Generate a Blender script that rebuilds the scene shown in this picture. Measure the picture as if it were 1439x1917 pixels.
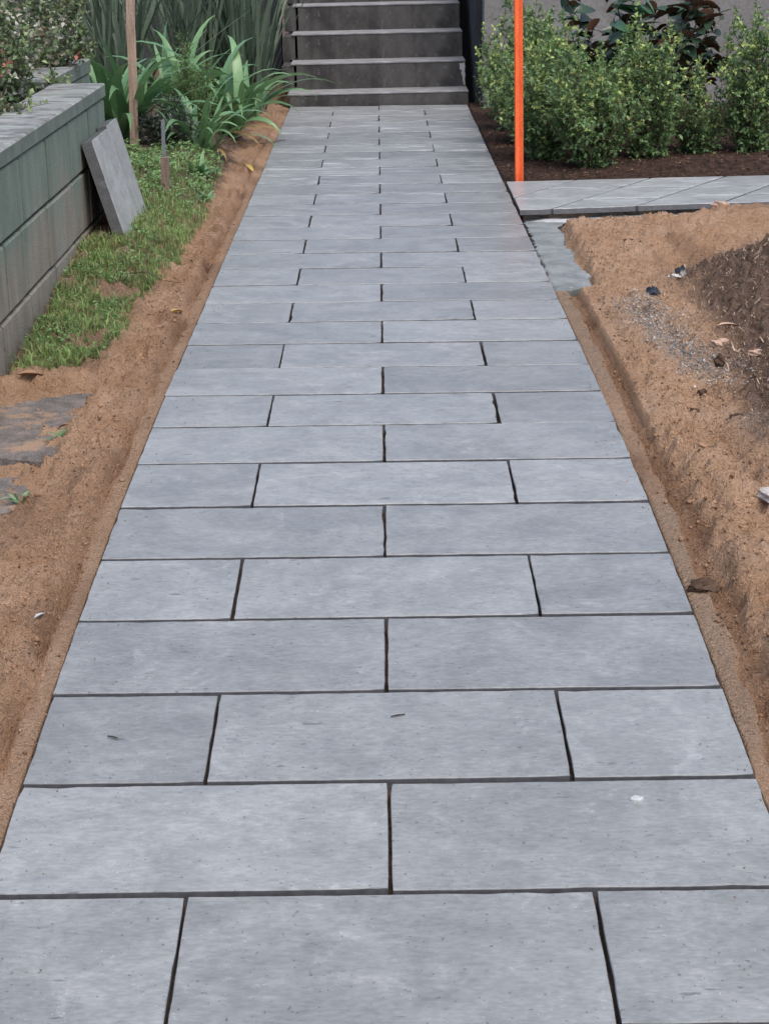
import bpy, math, random
import numpy as np
from mathutils import Vector, Matrix

for o in list(bpy.data.objects):
    bpy.data.objects.remove(o)
S = bpy.context.scene
COL = S.collection
rad = math.radians
random.seed(5)
RNG = np.random.default_rng(11)

# ------------------------------------------------------------------ camera
cam_data = bpy.data.cameras.new('camera')
cam_data.sensor_fit = 'VERTICAL'
cam_data.sensor_height = 36.0
cam_data.lens = 3297.4 / 1917 * 36
cam_data.clip_start = 0.05
cam_data.clip_end = 500
cam = bpy.data.objects.new('camera', cam_data)
COL.objects.link(cam)
_p, _y, _r = 0.329431, 0.000394, -0.0131885          # pitch down, yaw, roll
_f = Vector((math.sin(_y) * math.cos(_p), math.cos(_y) * math.cos(_p), -math.sin(_p)))
_x = Vector((math.cos(_y), -math.sin(_y), 0))
_u = _x.cross(_f)
_rx = math.cos(_r) * _x + math.sin(_r) * _u
_ux = -math.sin(_r) * _x + math.cos(_r) * _u
_m = Matrix((_rx, _ux, -_f)).transposed().to_4x4()
_m.translation = Vector((-0.0021, -1.9741, 1.2544))
cam.matrix_world = _m
S.camera = cam
S.render.resolution_x, S.render.resolution_y = 768, 1024

# ------------------------------------------------------------------ sky, sun, exposure
SUN_ELEV, SUN_AZ = rad(62), rad(150)     # azimuth clockwise from +Y (the way the path runs)
w = bpy.data.worlds.new('World')
S.world = w
w.use_nodes = True
nt = w.node_tree
bg = nt.nodes['Background']
sky = nt.nodes.new('ShaderNodeTexSky')
sky.sky_type = 'NISHITA'
sky.sun_disc = False
sky.sun_elevation = SUN_ELEV
sky.sun_rotation = SUN_AZ
sky.dust_density = 4.0
sky.ozone_density = 1.0
nt.links.new(sky.outputs[0], bg.inputs[0])
bg.inputs[1].default_value = 0.15
sd = bpy.data.lights.new('sun', 'SUN')
sd.energy = 0.9
sd.angle = rad(40)
sd.color = (1.0, 0.95, 0.88)
sun = bpy.data.objects.new('sun', sd)
COL.objects.link(sun)
_d = Vector((math.sin(SUN_AZ) * math.cos(SUN_ELEV), math.cos(SUN_AZ) * math.cos(SUN_ELEV), math.sin(SUN_ELEV)))
sun.rotation_euler = _d.to_track_quat('Z', 'Y').to_euler()
sun.location = (3, -3, 8)
S.view_settings.view_transform = 'Standard'
S.view_settings.look = 'None'
S.view_settings.gamma = 1
S.view_settings.use_curve_mapping = False
S.view_settings.exposure = 0.55

# ------------------------------------------------------------------ helpers
def tag(o, label=None, cat=None, group=None, kind=None):
    if label: o['label'] = label
    if cat: o['category'] = cat
    if group: o['group'] = group
    if kind: o['kind'] = kind
    return o

def link(o, parent=None):
    COL.objects.link(o)
    if parent is not None: o.parent = parent
    return o

def empty(name, loc=(0, 0, 0)):
    o = bpy.data.objects.new(name, None)
    o.empty_display_size = 0.05
    o.location = loc
    return link(o)

def mesh_np(name, V, F, mat=None, col=None, smooth=False):
    """V (n,3) array; F (m,k) int array of equal-sized faces, or a list of lists."""
    me = bpy.data.meshes.new(name)
    if isinstance(F, np.ndarray):
        V = np.ascontiguousarray(V, dtype=np.float32)
        m, k = F.shape
        me.vertices.add(len(V)); me.vertices.foreach_set('co', V.ravel())
        me.loops.add(m * k); me.loops.foreach_set('vertex_index', F.astype(np.int32).ravel())
        me.polygons.add(m)
        me.polygons.foreach_set('loop_start', np.arange(0, m * k, k, dtype=np.int32))
        me.polygons.foreach_set('loop_total', np.full(m, k, dtype=np.int32))
        me.update(calc_edges=True)
    else:
        me.from_pydata([tuple(v) for v in V], [], [list(f) for f in F])
        me.update()
    if col is not None:
        for nm, c in (col.items() if isinstance(col, dict) else [('Col', col)]):
            a = me.color_attributes.new(nm, 'FLOAT_COLOR', 'POINT')
            c4 = np.ones((len(V), 4), dtype=np.float32); c4[:, :3] = c[:, :3]
            a.data.foreach_set('color', c4.ravel())
    if mat: me.materials.append(mat)
    if smooth:
        me.polygons.foreach_set('use_smooth', np.ones(len(me.polygons), dtype=bool))
    return me

def obj(name, me, parent=None, loc=None, rot=None, scale=None):
    o = bpy.data.objects.new(name, me)
    if loc is not None: o.location = loc
    if rot is not None: o.rotation_euler = rot
    if scale is not None: o.scale = scale
    return link(o, parent)

def _hash(ix, iy, seed):
    n = (ix.astype(np.int64) * 374761393 + iy.astype(np.int64) * 668265263 + seed * 1442695041) & 0xffffffff
    n = ((n ^ (n >> 13)) * 1274126177) & 0xffffffff
    n = n ^ (n >> 16)
    return (n & 0xffff) / 65535.0

def vnoise(x, y, seed=0):
    x = np.asarray(x, dtype=float); y = np.asarray(y, dtype=float)
    ix, iy = np.floor(x), np.floor(y)
    fx, fy = x - ix, y - iy
    fx = fx * fx * (3 - 2 * fx); fy = fy * fy * (3 - 2 * fy)
    a, b = _hash(ix, iy, seed), _hash(ix + 1, iy, seed)
    c, d = _hash(ix, iy + 1, seed), _hash(ix + 1, iy + 1, seed)
    return (a + (b - a) * fx) * (1 - fy) + (c + (d - c) * fx) * fy      # 0..1

def fbm(x, y, seed=0, oct=4):
    s, a, t = 0, 1, 0
    for k in range(oct):
        s = s + a * (vnoise(x * 2 ** k + 17.3 * k, y * 2 ** k - 9.1 * k, seed + k) - .5); t += a; a *= .5
    return s / t * 2        # -1..1

def sst(a, b, x):
    t = np.clip((np.asarray(x, dtype=float) - a) / (b - a), 0, 1)
    return t * t * (3 - 2 * t)

# --- node material helper
class NM:
    def __init__(s, name, rough=.7, spec=.5):
        s.m = bpy.data.materials.new(name); s.m.use_nodes = True
        s.t = s.m.node_tree; s.b = s.t.nodes['Principled BSDF']
        s.b.inputs['Roughness'].default_value = rough
        s.b.inputs['Specular IOR Level'].default_value = spec
        s._tc = None
    def n(s, typ, **kw):
        nd = s.t.nodes.new(typ)
        for k, v in kw.items(): setattr(nd, k, v)
        return nd
    def l(s, a, b): s.t.links.new(a, b)
    def put(s, sock, v):
        if hasattr(v, 'is_linked') or hasattr(v, 'links'): s.l(v, sock)
        else: sock.default_value = v
    def coord(s, kind='Object'):
        if s._tc is None: s._tc = s.n('ShaderNodeTexCoord')
        return s._tc.outputs[kind]
    def pos(s): return s.n('ShaderNodeNewGeometry').outputs['Position']
    def mapping(s, v, scale=(1, 1, 1), loc=(0, 0, 0), rot=(0, 0, 0)):
        m = s.n('ShaderNodeMapping'); s.l(v, m.inputs[0])
        s.put(m.inputs['Location'], loc); s.put(m.inputs['Scale'], scale); s.put(m.inputs['Rotation'], rot)
        return m.outputs[0]
    def noise(s, v, scale=5, detail=3, rough=.5, dist=0, out='Fac'):
        q = s.n('ShaderNodeTexNoise'); s.l(v, q.inputs['Vector'])
        q.inputs['Scale'].default_value = scale; q.inputs['Detail'].default_value = detail
        q.inputs['Roughness'].default_value = rough; q.inputs['Distortion'].default_value = dist
        return q.outputs[out]
    def ramp(s, v, lo, hi, c0=0., c1=1.):
        r = s.n('ShaderNodeMapRange'); r.interpolation_type = 'SMOOTHSTEP'
        s.l(v, r.inputs[0]); r.inputs[1].default_value = lo; r.inputs[2].default_value = hi
        r.inputs[3].default_value = c0; r.inputs[4].default_value = c1
        return r.outputs[0]
    def math(s, op, a, b=0.):
        q = s.n('ShaderNodeMath', operation=op); s.put(q.inputs[0], a); s.put(q.inputs[1], b)
        return q.outputs[0]
    def mix(s, f, a, b, mode='MIX'):
        q = s.n('ShaderNodeMix', data_type='RGBA', blend_type=mode)
        s.put(q.inputs[0], f)
        for sock, v in ((q.inputs[6], a), (q.inputs[7], b)):
            if isinstance(v, tuple): sock.default_value = (*v, 1) if len(v) == 3 else v
            else: s.l(v, sock)
        return q.outputs[2]
    def attr(s, name='Col'):
        return s.n('ShaderNodeVertexColor', layer_name=name).outputs[0]
    def sep(s, v):
        q = s.n('ShaderNodeSeparateColor'); s.l(v, q.inputs[0]); return q.outputs
    def sepx(s, v):
        q = s.n('ShaderNodeSeparateXYZ'); s.l(v, q.inputs[0]); return q.outputs
    def val(s, c, f):      # scale brightness of colour c by factor socket f
        q = s.n('ShaderNodeVectorMath', operation='SCALE'); s.put(q.inputs[0], c); s.put(q.inputs[3], f)
        return q.outputs[0]
    def base(s, c): s.put(s.b.inputs['Base Color'], c if not isinstance(c, tuple) else (*c, 1)); return s
    def bump(s, h, strength=.3, dist=.01, prev=None):
        q = s.n('ShaderNodeBump'); q.inputs['Strength'].default_value = strength; q.inputs['Distance'].default_value = dist
        s.l(h, q.inputs['Height'])
        if prev is not None: s.l(prev, q.inputs['Normal'])
        s.l(q.outputs[0], s.b.inputs['Normal']); return q.outputs[0]
    def rough(s, v): s.put(s.b.inputs['Roughness'], v)

# ------------------------------------------------------------------ materials
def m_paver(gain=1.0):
    k = NM('paver_concrete', .52, .5)
    oi = k.n('ShaderNodeObjectInfo')
    rnd = oi.outputs['Random']
    off = k.n('ShaderNodeCombineXYZ'); k.l(k.math('MULTIPLY', rnd, 37.), off.inputs[0]); k.l(k.math('MULTIPLY', rnd, 91.), off.inputs[1]); k.l(k.math('MULTIPLY', rnd, 53.), off.inputs[2])
    va = k.n('ShaderNodeVectorMath', operation='ADD'); k.l(k.coord(), va.inputs[0]); k.l(off.outputs[0], va.inputs[1])
    v = va.outputs[0]
    cloud = k.noise(v, 5.5, 6, .68, .5)
    streak = k.noise(k.mapping(v, (7, 19, 7)), 1., 6, .68, .8)
    fine = k.noise(k.mapping(v, (60, 150, 60)), 1., 3, .6)
    c = k.mix(k.ramp(cloud, .3, .7), (.218, .231, .233), (.297, .311, .312))
    c = k.mix(k.math('MULTIPLY', k.ramp(streak, .50, .78), .5), c, (.362, .370, .374))
    c = k.mix(k.math('MULTIPLY', k.ramp(streak, .42, .24), .5), c, (.158, .166, .172))
    bl = k.noise(v, 11., 4, .65, 1.2)
    c = k.mix(k.math('MULTIPLY', k.ramp(bl, .57, .72), .45), c, (.392, .400, .403))
    # small drawn-out pits
    pit = k.noise(k.mapping(v, (14, 42, 14), (3.1, 0, 0)), 1., 2, .5)
    pm = k.ramp(pit, .715, .785)
    c = k.mix(k.math('MULTIPLY', pm, .6), c, (.095, .104, .110))
    sp = k.noise(v, 210., 1, .5)
    c = k.mix(k.math('MULTIPLY', k.ramp(sp, .70, .78), k.ramp(bl, .40, .62)), c, (.44, .46, .47))
    sp2 = k.noise(k.mapping(v, (1, 1, 1), (9, 4, 2)), 120., 1, .5)
    c = k.mix(k.math('MULTIPLY', k.ramp(sp2, .70, .75), .7), c, (.10, .105, .12))
    # lime bloom on the newest slabs by the steps
    wear = k.noise(k.mapping(v, (22, 34, 20)), 1., 4, .7)
    c = k.val(c, k.ramp(wear, .28, .72, .92, 1.07))
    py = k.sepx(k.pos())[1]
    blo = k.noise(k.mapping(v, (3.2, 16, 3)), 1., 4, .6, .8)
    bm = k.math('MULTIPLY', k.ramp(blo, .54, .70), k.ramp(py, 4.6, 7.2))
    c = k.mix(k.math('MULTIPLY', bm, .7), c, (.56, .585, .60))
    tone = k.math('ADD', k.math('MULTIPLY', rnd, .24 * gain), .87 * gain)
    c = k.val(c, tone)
    grain = k.ramp(fine, .2, .8, .85, 1.15)
    c = k.val(c, grain)
    # unfaced slab sides, with the shade of the joints painted into their colour
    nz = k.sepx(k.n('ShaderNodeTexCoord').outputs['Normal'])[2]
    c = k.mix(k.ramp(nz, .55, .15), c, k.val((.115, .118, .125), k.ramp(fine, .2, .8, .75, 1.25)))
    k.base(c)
    k.rough(k.ramp(streak, .25, .75, .27, .46))
    h = k.math('ADD', k.math('MULTIPLY', streak, 1.0), k.math('MULTIPLY', pm, -.9))
    h = k.math('ADD', h, k.math('MULTIPLY', fine, .22))
    k.bump(h, .45, .0035)
    return k.m

def m_ground():
    k = NM('sandy_ground', .95, .15)
    P = k.pos()
    a = k.sep(k.attr('Mask')); b = k.sep(k.attr('Mask2'))
    big = k.noise(P, 5., 5, .6); mid = k.noise(P, 34., 4, .6); gr = k.noise(P, 420., 2, .6); gr2 = k.noise(P, 170., 3, .65)
    sand = k.mix(k.ramp(big, .3, .7), (.60, .372, .226), (.74, .500, .340))
    sand = k.mix(k.math('MULTIPLY', k.ramp(mid, .5, .72), .35), sand, (.33, .18, .11))
    sand = k.mix(k.math('MULTIPLY', k.ramp(gr, .56, .75), .5), sand, (.60, .46, .35))
    sand = k.mix(k.math('MULTIPLY', k.ramp(gr2, .40, .24), .5), sand, (.15, .080, .048))
    moist = k.mix(k.ramp(mid, .3, .7), (.155, .085, .050), (.26, .150, .092))
    moist = k.mix(k.math('MULTIPLY', k.ramp(gr, .58, .74), .35), moist, (.45, .32, .22))
    c = k.mix(a[2], sand, moist)
    soil = k.mix(k.ramp(mid, .3, .7), (.120, .080, .060), (.280, .200, .155))
    soil = k.mix(k.ramp(gr2, .58, .72), soil, (.42, .33, .26))
    c = k.mix(a[0], c, soil)
    grav = k.mix(k.ramp(gr2, .35, .65), (.22, .19, .165), (.50, .47, .44))
    gm = k.math('MULTIPLY', a[1], k.ramp(k.noise(P, 60., 3, .6), .36, .56))
    c = k.mix(gm, c, grav)
    mul = k.mix(k.ramp(mid, .3, .7), (.048, .031, .024), (.135, .082, .060))
    mul = k.mix(k.ramp(gr2, .62, .76), mul, (.22, .14, .10))
    c = k.mix(b[0], c, mul)
    screed = k.mix(k.ramp(gr, .35, .65), (.36, .245, .165), (.55, .41, .30))
    screed = k.mix(k.math('MULTIPLY', k.ramp(big, .4, .7), .35), screed, (.34, .225, .145))
    c = k.mix(b[1], c, screed)
    k.base(c)
    n90 = k.noise(P, 95., 3, .7)
    h = k.math('ADD', k.math('MULTIPLY', n90, 1.1), k.math('ADD', k.math('MULTIPLY', gr2, .8), k.math('MULTIPLY', gr, .35)))
    k.bump(h, 1.0, .024)
    c = k.mix(k.math('MULTIPLY', k.ramp(n90, .44, .27), .62), c, (.15, .080, .048)); c = k.mix(k.math('MULTIPLY', k.math('MULTIPLY', k.ramp(n90, .56, .72), .4), k.math('SUBTRACT', 1., b[0])), c, (.66, .48, .35)); c = k.mix(k.math('MULTIPLY', a[0], .75), c, soil); c = k.mix(b[0], c, mul); k.base(c)
    return k.m

def m_simple(name, c0, c1, scale=8., rough=.8, spec=.3, bstr=.3, bdist=.004, detail=5, stretch=(1, 1, 1), speck=None):
    k = NM(name, rough, spec)
    v = k.mapping(k.coord(), stretch)
    n = k.noise(v, scale, detail, .62)
    c = k.mix(k.ramp(n, .3, .7), c0, c1)
    f = k.noise(k.coord(), scale * 22, 2, .6)
    c = k.val(c, k.ramp(f, .2, .8, .82, 1.18))
    if speck:
        c = k.mix(k.ramp(k.noise(v, scale * 3.1, 4, .7), .58, .72), c, speck)
    k.base(c)
    k.bump(k.math('ADD', n, k.math('MULTIPLY', f, .4)), bstr, bdist)
    return k.m

def m_wallblock():
    k = NM('painted_block', .75, .3)
    P = k.pos(); xyz = k.sepx(P)
    n = k.noise(P, 3.2, 5, .6)
    stre = k.noise(k.mapping(P, (13, 13, 2.6)), 1., 6, .7)
    green = k.mix(k.ramp(stre, .3, .7), (.135, .180, .148), (.205, .255, .212))
    worn = k.mix(k.ramp(stre, .3, .7), (.215, .196, .166), (.315, .285, .245))
    hgt = k.math('ADD', xyz[2], k.math('MULTIPLY', k.math('ADD', n, -.5), .75))
    hgt = k.math('ADD', hgt, k.math('MULTIPLY', k.math('ADD', stre, -.5), .25))
    c = k.mix(k.ramp(hgt, .16, .46), worn, green)
    c = k.mix(k.ramp(k.noise(P, 26., 4, .7), .60, .74), c, (.20, .21, .19))
    c = k.mix(k.math('MULTIPLY', k.ramp(xyz[2], .12, -.06), k.ramp(n, .35, .6)), c, (.085, .070, .052))
    c = k.val(c, k.ramp(k.noise(P, 160., 2, .6), .2, .8, .85, 1.15))
    k.base(c)
    k.bump(k.math('ADD', stre, k.math('MULTIPLY', k.noise(P, 120., 4, .7), 1.6)), .7, .006)
    return k.m

def m_wallcap():
    k = NM('weathered_cap', .8, .3)
    P = k.pos()
    s = k.noise(k.mapping(P, (7, 15, 4)), 1., 6, .7, .9)
    n = k.noise(P, 9., 5, .6)
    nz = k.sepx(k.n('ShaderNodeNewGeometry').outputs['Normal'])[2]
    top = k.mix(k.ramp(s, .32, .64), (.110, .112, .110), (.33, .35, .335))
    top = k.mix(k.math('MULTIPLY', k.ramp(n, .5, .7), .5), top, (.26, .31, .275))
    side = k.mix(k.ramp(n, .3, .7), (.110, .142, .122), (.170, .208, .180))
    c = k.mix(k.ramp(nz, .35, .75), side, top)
    c = k.val(c, k.ramp(k.noise(P, 170., 2, .6), .2, .8, .86, 1.14))
    k.base(c)
    k.bump(k.math('ADD', s, k.noise(P, 80., 3, .6)), .4, .004)
    return k.m

def m_leaf(name, rough=.5, spec=.5, trans=.25, attr='Col', var=.25):
    k = NM(name, rough, spec)
    c = k.attr(attr)
    f = k.noise(k.pos(), 40., 2, .6)
    c = k.val(c, k.ramp(f, .25, .75, 1 - var, 1 + var))
    k.base(c)
    if trans > 0:
        tr = k.n('ShaderNodeBsdfTranslucent'); k.l(c, tr.inputs[0])
        mx = k.n('ShaderNodeMixShader'); mx.inputs[0].default_value = trans
        out = k.t.nodes['Material Output']
        k.l(k.b.outputs[0], mx.inputs[1]); k.l(tr.outputs[0], mx.inputs[2]); k.l(mx.outputs[0], out.inputs[0])
    return k.m

def m_blade(name, c0, c1, tip, rough=.4, trans=.15):
    k = NM(name, rough, .5)
    r = k.n('ShaderNodeObjectInfo').outputs['Random']
    c = k.mix(r, c0, c1)
    x = k.coord()
    st = k.noise(k.mapping(x, (260, 260, 4)), 1., 2, .5)
    c = k.val(c, k.ramp(st, .3, .7, .80, 1.2))
    c = k.mix(k.math('MULTIPLY', k.ramp(k.noise(x, 14., 3, .6), .6, .75), .45), c, tip)
    k.base(c)
    tr = k.n('ShaderNodeBsdfTranslucent'); k.l(c, tr.inputs[0])
    mx = k.n('ShaderNodeMixShader'); mx.inputs[0].default_value = trans
    k.l(k.b.outputs[0], mx.inputs[1]); k.l(tr.outputs[0], mx.inputs[2]); k.l(mx.outputs[0], k.t.nodes['Material Output'].inputs[0])
    return k.m

M = {}
M['paver'] = m_paver()
M['litpaver'] = m_paver(1.35)  # leaning pavers: colour brightened to stand in for the missing sky light
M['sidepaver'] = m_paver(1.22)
M['ground'] = m_ground()
M['block'] = m_wallblock()
M['cap'] = m_wallcap()
M['oldmortar'] = m_simple('dirty_mortar', (.035, .040, .036), (.085, .090, .080), 20, .95, .1, .6, .004)
M['mortar'] = m_simple('wet_mortar', (.15, .168, .162), (.27, .288, .280), 9, .5, .45, .5, .004, speck=(.36, .375, .37))
M['bedding'] = m_simple('concrete_bedding', (.36, .385, .39), (.52, .54, .545), 7, .7, .4, .5, .004)
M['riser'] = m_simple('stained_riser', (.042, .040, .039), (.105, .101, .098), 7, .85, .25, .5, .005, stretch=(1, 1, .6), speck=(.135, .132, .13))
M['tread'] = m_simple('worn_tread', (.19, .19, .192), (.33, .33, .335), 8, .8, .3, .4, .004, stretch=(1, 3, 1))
M['spall'] = m_simple('pale_concrete', (.36, .355, .345), (.50, .49, .48), 14, .85, .2, .6, .004)
M['render'] = m_simple('grey_render', (.195, .187, .184), (.245, .236, .232), 2.2, .85, .25, .25, .003)
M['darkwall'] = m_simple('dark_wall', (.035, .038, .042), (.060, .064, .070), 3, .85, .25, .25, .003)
def m_oldslab():
    k = NM('old_concrete', .95, .15); P = k.pos()
    n = k.noise(P, 16., 5, .65); g = k.noise(P, 180., 3, .7); d = k.noise(P, 7.5, 5, .65)
    c = k.mix(k.ramp(n, .3, .7), (.135, .122, .113), (.245, .222, .205))
    c = k.val(c, k.ramp(g, .25, .75, .6, 1.4))
    c = k.mix(k.math('MULTIPLY', k.ramp(d, .50, .62), k.ramp(g, .3, .55, .55, 1.)), c, (.40, .275, .185))
    k.base(c); k.bump(k.math('ADD', n, g), .9, .008)
    return k.m
M['oldslab'] = m_oldslab()
M['timber'] = m_simple('hardwood_stake', (.26, .18, .135), (.45, .34, .27), 6, .8, .25, .5, .003, stretch=(12, 12, .8))
M['timber2'] = m_simple('old_peg', (.17, .12, .10), (.28, .20, .17), 6, .85, .2, .5, .003, stretch=(12, 12, .8))
M['metalgrey'] = m_simple('grey_tube', (.13, .15, .16), (.20, .22, .235), 9, .5, .5, .2, .002)
M['orange'] = m_simple('orange_paint', (.80, .115, .030), (.92, .17, .050), 6, .5, .4, .25, .002, stretch=(6, 6, 1), speck=(.72, .10, .035))
M['blackplastic'] = m_simple('black_plastic', (.012, .014, .018), (.035, .038, .046), 10, .25, .6, .2, .003)
M['clod'] = m_simple('dark_clod', (.055, .036, .027), (.14, .092, .066), 30, .95, .1, 1., .006)
M['sandclod'] = m_simple('sand_clod', (.28, .165, .10), (.42, .27, .18), 30, .95, .1, 1., .006)
M['stone'] = m_simple('pale_stone', (.40, .38, .36), (.60, .58, .56), 30, .8, .3, .7, .004)
M['pinkstone'] = m_simple('pink_stone', (.40, .27, .20), (.54, .39, .31), 30, .8, .3, .7, .004)
M['twig'] = m_simple('dry_twig', (.06, .042, .03), (.14, .10, .075), 20, .9, .2, .5, .002)
M['stem'] = m_simple('shrub_stem', (.09, .075, .05), (.19, .165, .12), 20, .85, .2, .5, .002)
M['dryleaf'] = m_simple('dry_leaf', (.24, .135, .085), (.38, .25, .17), 20, .8, .3, .4, .002)
M['yellowleaf'] = m_simple('yellow_leaf', (.50, .33, .07), (.60, .44, .16), 12, .6, .4, .3, .002)
M['fleck'] = m_simple('white_fleck', (.42, .43, .43), (.52, .53, .53), 12, .7, .4, .3, .002)
M['leaf'] = m_leaf('shrub_leaf')
M['leafmatt'] = m_leaf('matt_leaf', .7, .3, .2)
M['grass'] = m_leaf('grass_blade', .55, .4, .3)
M['straw'] = m_leaf('straw', .85, .2, 0)
M['rootsoil'] = m_simple('bed_soil', (.030, .022, .018), (.075, .054, .043), 18, .95, .1, .9, .01)
M['agap'] = m_blade('agapanthus_leaf', (.105, .225, .100), (.215, .375, .170), (.25, .37, .17), .34)
M['agapdry'] = m_blade('agapanthus_dry', (.28, .17, .075), (.36, .24, .11), (.20, .10, .05), .8)
M['sword'] = m_blade('sword_leaf', (.055, .090, .062), (.150, .205, .140), (.18, .20, .14), .45)
M['swordpale'] = m_blade('sword_leaf_pale', (.15, .20, .13), (.22, .27, .19), (.22, .20, .13), .5)
M['magtop'] = m_blade('magnolia_top', (.018, .042, .026), (.045, .085, .050), (.03, .05, .03), .22, .03)
M['magnew'] = m_blade('magnolia_new', (.055, .135, .070), (.085, .185, .100), (.06, .12, .06), .25, .1)
M['magback'] = m_blade('magnolia_underside', (.090, .042, .022), (.165, .078, .042), (.10, .045, .03), .8, .05)

# ------------------------------------------------------------------ ground height
def prof(Y):
    t = np.maximum(0, 2.823 - np.asarray(Y, dtype=float)); t = np.minimum(t, 4)
    return -0.017955 * t * t

def dprof(Y):
    t = max(0., 2.823 - Y)
    return 2 * 0.017955 * t

def soil_edge(Y):      # left edge of the dark heap
    return np.interp(Y, [0, 1.2, 1.9, 2.3, 2.9, 3.3, 3.6, 4.0, 4.35, 4.65, 5.0, 5.4], [1.15, 1.05, .93, .93, .98, 1.02, 1.03, 1.02, 1.08, 1.25, 1.58, 1.9])

def ground_fields(X, Y):
    X = np.asarray(X, dtype=float); Y = np.asarray(Y, dtype=float)
    ax = np.abs(X); L = X < 0; R = ~L
    h = np.zeros_like(X)
    rough = fbm(X * 9, Y * 9, 1, 4); fine = fbm(X * 44, Y * 44, 5, 2) * 1.5; lump = fbm(X * 17 + 3, Y * 14, 21, 3)
    wob = .012 * fbm(Y * 1.3, X * 0 + 2.2, 31, 3) + .006 * fbm(Y * 17, X * 9, 33, 2) * np.where(L, 1, sst(2.7, 1.9, Y))
    pebbly = np.maximum(0, vnoise(X * 62, Y * 58, 71) - .55) * 2.2 * (vnoise(X * 9, Y * 8, 72) > .42)
    # ---- left
    dl = ax + wob
    ridge = np.abs(fbm(X * 7 + .8 * rough, Y * 5.5, 61, 3))
    grit = np.abs(fbm(X * 30 + rough, Y * 26, 66, 3)) - .25
    hl = -.013 + .003 * fine
    gl = np.exp(-((dl - .652) / .009) ** 2) * .034 * sst(6.9, 6.0, Y) * (0.2 + 1.1 * vnoise(Y * 2.3, X * 3, 8))
    gl = gl + np.exp(-((dl - .668) / .008) ** 2) * .028 * sst(5.4, 6.0, Y) * sst(9.6, 9.2, Y)
    outer = sst(.618 + .016 * vnoise(Y * 5, X * 0, 81), .665, dl)
    hl = hl - gl + outer * (.010 + .018 * rough + .014 * lump + .009 * fine - .020 * grit + .010 * pebbly)
    hl = hl + np.exp(-((dl - .69) / .022) ** 2) * .014 * sst(6.5, 5.5, Y)
    hl = hl + outer * .026 * (.3 - ridge) * sst(4.6, 3.8, Y)
    hl = hl + sst(.72, 1.0, ax) * sst(3.1, 4.7, Y) * .105 - sst(.75, 1.08, ax) * sst(3.6, 2.4, Y) * .030
    # ---- right
    dr = ax - wob
    nearbreak = sst(2.3, 1.7, Y)
    tw = sst(4.28, 4.16, Y)                       # trench only this side of the mortar
    hr = -.016 + .0025 * fine - .014 * np.clip(rough, -1, 1) * sst(2.25, 2.1, Y) * sst(1.7, 1.85, Y)
    crumb = .012 * np.maximum(0, fbm(Y * 5, X * 7, 77, 2))
    strip_gap = sst(.60, .72, vnoise(Y * 3.3 + 4, X * 11, 19))
    hr = hr - strip_gap * (.007 + .006 * rough)
    e1 = .652 + .010 * fbm(Y * 9, X * 0 + 1, 78, 3) + crumb * (.7 + 1.6 * nearbreak) - .012 * nearbreak; e2 = .692 + .03 * nearbreak * fbm(Y * 4, X * 0, 50, 2)
    tr = sst(e1 - .004, e1 + .006, dr) * sst(e2 + .006 + .027 * nearbreak, e2 - .004, dr) * tw
    hr = hr - tr * (.026 + .020 * nearbreak * rough)
    o2 = sst(.690 + .032 * sst(2.4, 2.8, Y), .735 + .03 * sst(2.4, 2.8, Y), dr)
    hr = hr + .010 * sst(.692, .698, dr) * sst(2.4, 2.8, Y) * tw
    calm = 1 - .45 * sst(2.2, 2.9, Y)
    rr = (.024 * rough + .018 * lump - .024 * grit) * calm + .012 * fine + .012 * pebbly
    hr = hr + o2 * (.004 + rr + .070 * (.33 - ridge) * (.35 + .65 * sst(2.8, 1.6, Y)))
    hr = hr + np.exp(-((dr - .76) / .05) ** 2) * .004 * tw
    hr = hr + sst(e1, e1 + .02, dr) * sst(.78, .69, dr) * (.010 * fine + .014 * lump - .012 * grit) * tw * (.2 + .8 * sst(2.8, 2.0, Y))
    # sand bank in front of the side path
    hr = hr + np.exp(-(((X - 1.55) / .42) ** 2 + ((Y - 5.30) / .27) ** 2)) * .075
    hr = hr + np.exp(-(((X - 1.05) / .25) ** 2 + ((Y - 4.95) / .4) ** 2)) * .03
    hr = hr - (.05 + np.maximum(hr, 0)) * sst(.80, .745, ax - .02 * rough) * sst(4.14, 4.24, Y)
    # beyond: the side path sits on this, then the hedge bed
    flat = sst(5.50, 5.62, Y - .03 * fbm(X * 6, Y * 6, 9, 2)) * sst(6.72, 6.66, Y)
    hr = hr * (1 - flat) - .075 * flat
    bed = sst(6.68, 6.76, Y)
    hr = np.where(Y > 6.7, -.02 + bed * (.02 + .014 * rough + .010 * lump), hr)
    hr = hr + bed * np.exp(-(((X - 1.75) / .50) ** 2 + ((Y - 7.02) / .15) ** 2)) * .055
    # dark heap
    d = X - soil_edge(Y) - .05 * fbm(X * 6, Y * 6, 41, 3)
    heap = sst(0, .75, d) * sst(5.75, 4.7, Y) * sst(.6, 2.0, Y)
    clump = fbm(X * 24, Y * 24, 43, 4)
    hr = hr + heap * .24 + sst(0, .1, d) * sst(5.75, 5.0, Y) * (.040 * clump + .022 * rough + .010 * fine)
    hr = hr - np.exp(-(((X - .93) / .08) ** 2 + ((Y - 3.25) / .35) ** 2)) * .012
    slabpit = sst(-.79, -.83, X) * sst(1.76, 1.84, Y) * sst(2.96, 2.84, Y)
    hl = hl - slabpit * (.025 + .016 * rough)
    h = np.where(L, hl, hr)
    grains = RNG.normal(0, 1, X.shape) if X.size > 50000 else 0
    h = h + grains * np.where(ax > .66, .0022, .0007)
    # under the paving: bedding
    inside = (ax < .606)
    h = np.where(inside & (Y < 10.25), -.022, h)
    h = np.where((ax >= .606) & (ax < .612), np.minimum(h, -.016), h)
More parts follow.
